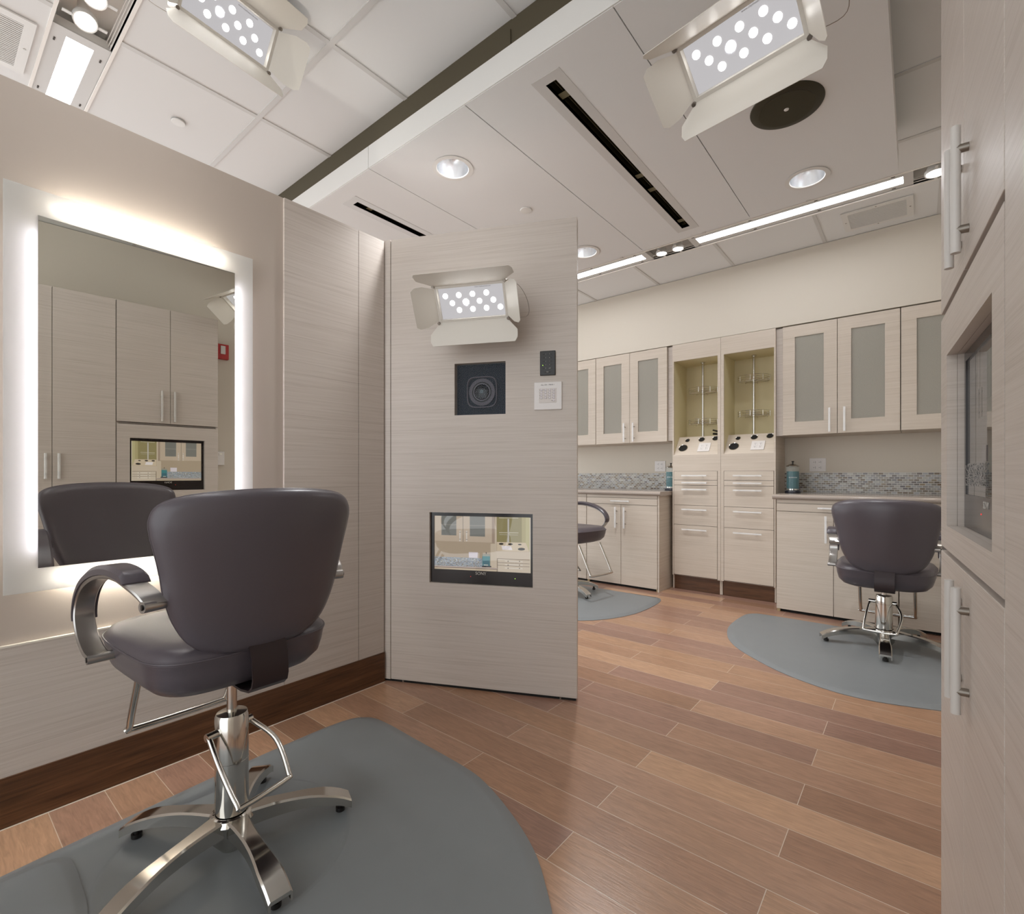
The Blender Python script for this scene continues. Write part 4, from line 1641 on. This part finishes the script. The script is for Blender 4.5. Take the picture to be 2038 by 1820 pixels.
floor_mat_obj([(-0.15, 1.905), (0.10, 1.930), (0.40, 1.955), (0.84, 1.985), (1.20, 1.985), (1.315, 1.93), (1.34, 1.82), (1.335, 1.62), (1.325, 1.32),
               (1.30, 1.18), (1.235, 1.01), (1.165, 0.876), (1.09, 0.78), (0.98, 0.67), (0.80, 0.545), (0.55, 0.46), (0.25, 0.47), (0.0, 0.56), (-0.2, 0.75),
               (-0.32, 1.0), (-0.38, 1.35), (-0.37, 1.7), (-0.30, 1.87)],
              'grey rounded floor mat under the nearest styling chair')
floor_mat_obj([(3.595, 1.02), (3.80, 1.06), (4.10, 1.055), (4.235, 1.01), (4.265, 0.85), (4.265, 0.4), (4.265, -0.1), (4.265, -0.40), (4.22, -0.52), (4.0, -0.55), (3.6, -0.52),
               (3.30, -0.38), (3.10, -0.18), (3.0, 0.05), (2.965, 0.24), (3.0, 0.42), (3.10, 0.62), (3.28, 0.834), (3.43, 0.95)],
              'grey rounded floor mat under the right-hand chair by the counter')
floor_mat_obj([(4.24, 1.83), (4.235, 2.2), (4.235, 2.7), (4.235, 3.1), (4.19, 3.22), (4.0, 3.25), (3.5, 3.15), (3.2, 2.9), (3.06, 2.55), (3.07, 2.25), (3.20, 1.98),
               (3.38, 1.826), (3.62, 1.735), (3.86, 1.712), (4.10, 1.72), (4.22, 1.76)],
              'grey rounded floor mat in front of the left base cabinets')
floor_mat_obj([(0.15, 1.892), (0.235, 1.890), (0.275, 1.870), (0.291, 1.83), (0.290, 1.72), (0.283, 1.60), (0.262, 1.53), (0.20, 1.45), (0.05, 1.35), (-0.15, 1.25), (-0.30, 1.25), (-0.355, 1.4), (-0.355, 1.7), (-0.28, 1.86), (0.0, 1.885)],
              'grey raised mat section at the bottom left corner, on the nearest mat', z=0.0155, th=0.010, bev=0.03)
# round wear print and pad under the near chair
b = B()
Rr, cxm, cym = 0.31, 0.60, 1.545
b.rings([[(cxm + r * math.cos(2 * PI * i / 72), cym + r * math.sin(2 * PI * i / 72), z) for i in range(72)] for r, z in
         ((Rr + 0.016, 0.0148), (Rr + 0.010, 0.0158), (Rr + 0.003, 0.0162), (Rr, 0.0152))], caps=False)
b.rings([[(cxm + r * math.cos(2 * PI * i / 72), cym + r * math.sin(2 * PI * i / 72), z) for i in range(72)] for r, z in ((Rr, 0.0152), (0.001, 0.0152))], caps=False)
obj('base_disc', b, mat('grey_rubber_disc', '#777b7d', 0.40, noise=0.04, nscale=12), smooth=True, label='round worn disc in the mat under the near chair base', cat='mat disc', origin=(cxm, cym, 0.015))


# ============================================================ STYLING CHAIRS
def outline(pts, k=4):
    """mirror a half outline (x>=0, bottom to top) into a closed smooth loop"""
    right = [Vector((x, y, 0)) for x, y in pts]
    left = [Vector((-x, y, 0)) for x, y in reversed(pts) if x > 1e-6]
    return [(p.x, p.y) for p in spline(right + left, k, True)]


def styling_chair(label, pos, yaw, base_yaw, loop_yaw, lift=0.0, scale=1.0):
    Mr = T(pos[0], pos[1], pos[2]) @ Matrix.Scale(scale, 4)
    t = thing('styling_chair', label, 'chair', Mr, 'charcoal salon styling chairs')
    M0 = Mr
    # ---- star base
    hub = B(M0)
    hub.lathe([(0.0005, 0.0), (0.03, 0.0), (0.052, 0.03), (0.055, 0.075), (0.062, 0.088), (0.056, 0.102), (0.048, 0.106)], n=40, caps=False)
    bs = obj('star_base', hub, CHROME, t, smooth=True)
    for k in range(5):
        Ml = M0 @ Matrix.Rotation(rad(base_yaw + 72 * k), 4, 'Z')
        b = B(Ml)
        rings = []
        for i in range(13):
            s = i / 12
            r = 0.035 + 0.30 * s
            zt = 0.104 - 0.012 * s - 0.036 * s ** 3 - 0.014 * max(0, (s - 0.0)) ** 6
            hw = 0.030 - 0.008 * math.sin(PI * min(1, s * 1.3)) + 0.0
            th = 0.046 - 0.020 * s
            c = 0.005
            rings.append([(r, -hw, zt - th), (r, -hw, zt - c), (r, -hw + c, zt), (r, hw - c, zt), (r, hw, zt - c), (r, hw, zt - th), (r, hw - 0.006, zt - th), (r, hw - 0.006, zt - c * 2), (r, -hw + 0.006, zt - c * 2), (r, -hw + 0.006, zt - th)])
        b.rings(rings)
        lg = obj('leg', b, CHROME, bs, smooth=True)
        b = B(Ml)
        b.cyl((0.305, 0, 0.002), (0.305, 0, 0.014), 0.014, n=18)
        b.cyl((0.305, 0, 0.014), (0.305, 0, 0.042), 0.008, n=12)
        obj('foot_pad', b, BLACK, bs, smooth=True)
    # ---- column
    top = 0.393 - lift * 0.55
    b = B(M0)
    b.lathe([(0.044, 0.100), (0.044, 0.255), (0.0446, 0.2555), (0.0446, 0.257), (0.044, 0.2575), (0.044, top - 0.010), (0.040, top - 0.001), (0.013, top + 0.002)], n=48, caps=False)
    obj('pump_column', b, CHROME, t, smooth=True)
    b = B(M0)
    b.cyl((0, 0, top), (0, 0, 0.53 - lift), 0.0135, n=24)
    obj('piston', b, CHROME, t, smooth=True)
    Mp = M0 @ Matrix.Rotation(rad(loop_yaw), 4, 'Z')
    zp = top - 0.045
    b = B(Mp)
    b.cyl((0.0, -0.075, zp), (0.0, -0.036, zp), 0.011, n=16)
    b.cyl((0.0, 0.036, zp), (0.0, 0.062, zp), 0.011, n=16)
    b.tube([(0.0, -0.068, zp), (0.065, -0.078, zp - 0.060), (0.145, -0.082, zp - 0.135), (0.155, -0.070, zp - 0.145), (0.155, 0.060, zp - 0.145),
            (0.145, 0.078, zp - 0.135), (0.070, 0.092, zp - 0.060), (0.0, 0.056, zp)], 0.0075, n=12)
    obj('pump_lever', b, CHROME, t, smooth=True)

    Ms = M0 @ Matrix.Rotation(rad(yaw), 4, 'Z') @ Matrix.Translation((0, 0, -lift))
    # ---- seat
    out = outline([(0.0, -0.185), (0.12, -0.180), (0.19, -0.155), (0.228, -0.100), (0.240, -0.02), (0.248, 0.10), (0.250, 0.20), (0.240, 0.275), (0.205, 0.325), (0.12, 0.350), (0.0, 0.355)])
    cy_ = 0.08
    prof = [(0.55, 0.510), (0.72, 0.513), (0.86, 0.526), (0.95, 0.552), (0.985, 0.585), (1.0, 0.612), (1.012, 0.618), (1.012, 0.622), (1.0, 0.624),
            (0.985, 0.630), (0.95, 0.642), (0.88, 0.650), (0.75, 0.653), (0.5, 0.650), (0.2, 0.647)]
    b = B(Ms)
    b.rings([[(x * f, cy_ + (y - cy_) * f, z + (0.010 if z > 0.56 and y > 0.2 else 0) * 0) for x, y in out] for f, z in prof])
    st = obj('seat', b, LEATHER, t, smooth='all')
    # ---- backrest
    bo = outline([(0.0, 0.618), (0.07, 0.621), (0.125, 0.634), (0.172, 0.668), (0.204, 0.725), (0.222, 0.785), (0.236, 0.845), (0.252, 0.90), (0.266, 0.945), (0.269, 0.98), (0.253, 1.012),
                  (0.205, 1.032), (0.12, 1.043), (0.0, 1.047)])
    bo = [(x * (1.0 - 0.045 * min(1, max(0, (z - 0.80) / 0.15))), z) for x, z in bo]
    zc_ = 0.84

    def warp(x, z, d):
        # d: depth from mid surface, + towards the sitter
        y = -0.185 - (z - 0.66) * 0.17 + 0.95 * x * x + 0.10 * max(0, z - 0.98) ** 1
        return (x + 0.012, y + d, z)
    fr = [(0.15, 0.030), (0.45, 0.032), (0.7, 0.034), (0.86, 0.033), (0.95, 0.027), (1.0, 0.012), (1.008, 0.004), (1.008, -0.002), (1.0, -0.006), (0.97, -0.018), (0.90, -0.026), (0.7, -0.031), (0.4, -0.033), (0.12, -0.034)]
    b = B(Ms)
    b.rings([[warp(x * f, zc_ + (z - zc_) * f, d) for x, z in bo] for f, d in fr])
    bk = obj('backrest', b, LEATHER, t, smooth='all')
    b = B(Ms)
    b.tube([warp(x * 1.004, zc_ + (z - zc_) * 1.004, 0.003) for x, z in bo], 0.0028, n=6, closed=True, smooth=False)
    obj('piping', b, LEATHER, bk, smooth=True)
    b = B(Ms)
    b.tube([(x * 1.008, cy_ + (y - cy_) * 1.008, 0.622) for x, y in out], 0.0026, n=6, closed=True, smooth=False)
    obj('piping', b, LEATHER, st, smooth=True)
    # ---- back bracket, a bent plate
    path = [(-0.180, 0.70), (-0.192, 0.65), (-0.216, 0.605), (-0.222, 0.550), (-0.216, 0.530), (-0.198, 0.516), (-0.15, 0.508), (0.02, 0.508)]
    b = B(Ms)
    rings = []
    for i, (y, z) in enumerate(path):
        a = Vector(path[max(0, i - 1)])
        c = Vector(path[min(len(path) - 1, i + 1)])
        d = (c - a).normalized()
        n_ = Vector((-d.y, d.x)) * 0.003
        rings.append([(-0.036, y - n_.x, z - n_.y), (0.058, y - n_.x, z - n_.y), (0.058, y + n_.x, z + n_.y), (-0.036, y + n_.x, z + n_.y)])
    b.rings(rings)
    obj('back_bracket', b, DARKMET, t, smooth=True)
    # ---- arms
    AP = [(0.302, 0.135, 0.598), (0.307, 0.178, 0.608), (0.309, 0.238, 0.640), (0.309, 0.272, 0.688), (0.306, 0.262, 0.738), (0.303, 0.212, 0.780), (0.298, 0.13, 0.812),
          (0.292, 0.04, 0.829), (0.286, -0.04, 0.831), (0.278, -0.10, 0.820), (0.266, -0.145, 0.801), (0.255, -0.165, 0.780)]
    SPL = spline([Vector(p) for p in AP], 5)
    N_ = len(SPL)
    for sx in (-1, 1):
        def frame(i):
            a, c = SPL[max(0, i - 1)], SPL[min(N_ - 1, i + 1)]
            d = (c - a).normalized()
            nrm = Vector((0, -d.z, d.y)).normalized()      # outward of the curve
            if nrm.dot(SPL[i] - Vector((0, 0.04, 0.70))) < 0:
                nrm = -nrm
            return SPL[i], nrm
        b = B(Ms)
        rings = []
        for i in range(N_):
            p, nr = frame(i)
            wd = 0.052 - 0.006 * math.sin(PI * i / (N_ - 1))
            th = 0.0055
            xs_ = [p.x, p.x - wd]
            c = 0.003
            rings.append([(sx * xs_[0], *(p + nr * (th - c)).yz), (sx * (xs_[0] - c), *(p + nr * th).yz), (sx * (xs_[1] + c), *(p + nr * th).yz), (sx * xs_[1], *(p + nr * (th - c)).yz),
                          (sx * xs_[1], *(p - nr * (th - c)).yz), (sx * (xs_[1] + c), *(p - nr * th).yz), (sx * (xs_[0] - c), *(p - nr * th).yz), (sx * xs_[0], *(p - nr * (th - c)).yz)])
        b.rings(rings)
        b.cyl((sx * 0.304, 0.135, 0.598), (sx * 0.215, 0.135, 0.598), 0.0125, n=20)
        b.cyl((sx * 0.258, -0.165, 0.777), (sx * 0.205, -0.150, 0.777), 0.0135, n=20)
        ar = obj('arm', b, BRUSH, t, smooth=True)
        b = B(Ms)
        for p0_, q0_ in (((sx * 0.3055, 0.135, 0.598), (sx * 0.303, 0.135, 0.598)), ((sx * 0.2595, -0.165, 0.777), (sx * 0.257, -0.165, 0.777))):
            b.cyl(p0_, q0_, 0.007, n=14)
        obj('bolt', b, BLACK, ar, smooth=True)
        b = B(Ms)
        rings = []
        i0, i1 = 14, N_ - 11
        for i in range(i0, i1 + 1):
            p, nr = frame(i)
            s = (i - i0) / (i1 - i0)
            wd = 0.056
            hh = 0.020 * min(1, (s / 0.10) ** 0.5 if s < 0.10 else 1) * min(1, ((1 - s) / 0.06) ** 0.5 if s > 0.94 else 1) + 0.004
            hh *= 0.55 + 0.45 * min(1, s * 2)
            xo, xi = p.x + 0.003, p.x - wd + 0.002
            rings.append([(sx * xo, *(p + nr * 0.004).yz), (sx * xo, *(p + nr * (0.004 + hh * 0.6)).yz), (sx * (xo - 0.008), *(p + nr * (0.004 + hh)).yz), (sx * (xi + 0.008), *(p + nr * (0.004 + hh)).yz),
                          (sx * xi, *(p + nr * (0.004 + hh * 0.6)).yz), (sx * xi, *(p + nr * 0.004).yz)])
        b.rings(rings)
        obj('arm_pad', b, LEATHER, ar, smooth=True)
    # ---- footrest
    b = B(Ms)
    b.tube([(-0.145, 0.300, 0.505), (-0.145, 0.345, 0.42), (-0.145, 0.420, 0.275), (-0.128, 0.432, 0.255), (0.128, 0.432, 0.255), (0.145, 0.420, 0.275), (0.145, 0.345, 0.42), (0.145, 0.300, 0.505)], 0.0105, n=14)
    obj('footrest', b, CHROME, t, smooth=True)
    return t


styling_chair('charcoal styling chair in front of the lit mirror, largest and nearest', (0.600, 1.552, 0.0155), 0, 51.2, -78, 0.0)
styling_chair('charcoal styling chair with its back to us at the right-hand counter', (3.93, 0.165, 0.0155), -90, 111.7, 176, 0.155, 1.05)
styling_chair('charcoal styling chair at left counter, mostly hidden by the tall laminate panel', (3.86, 2.54, 0.0155), 172, -34, 0, 0.03, 1.0)
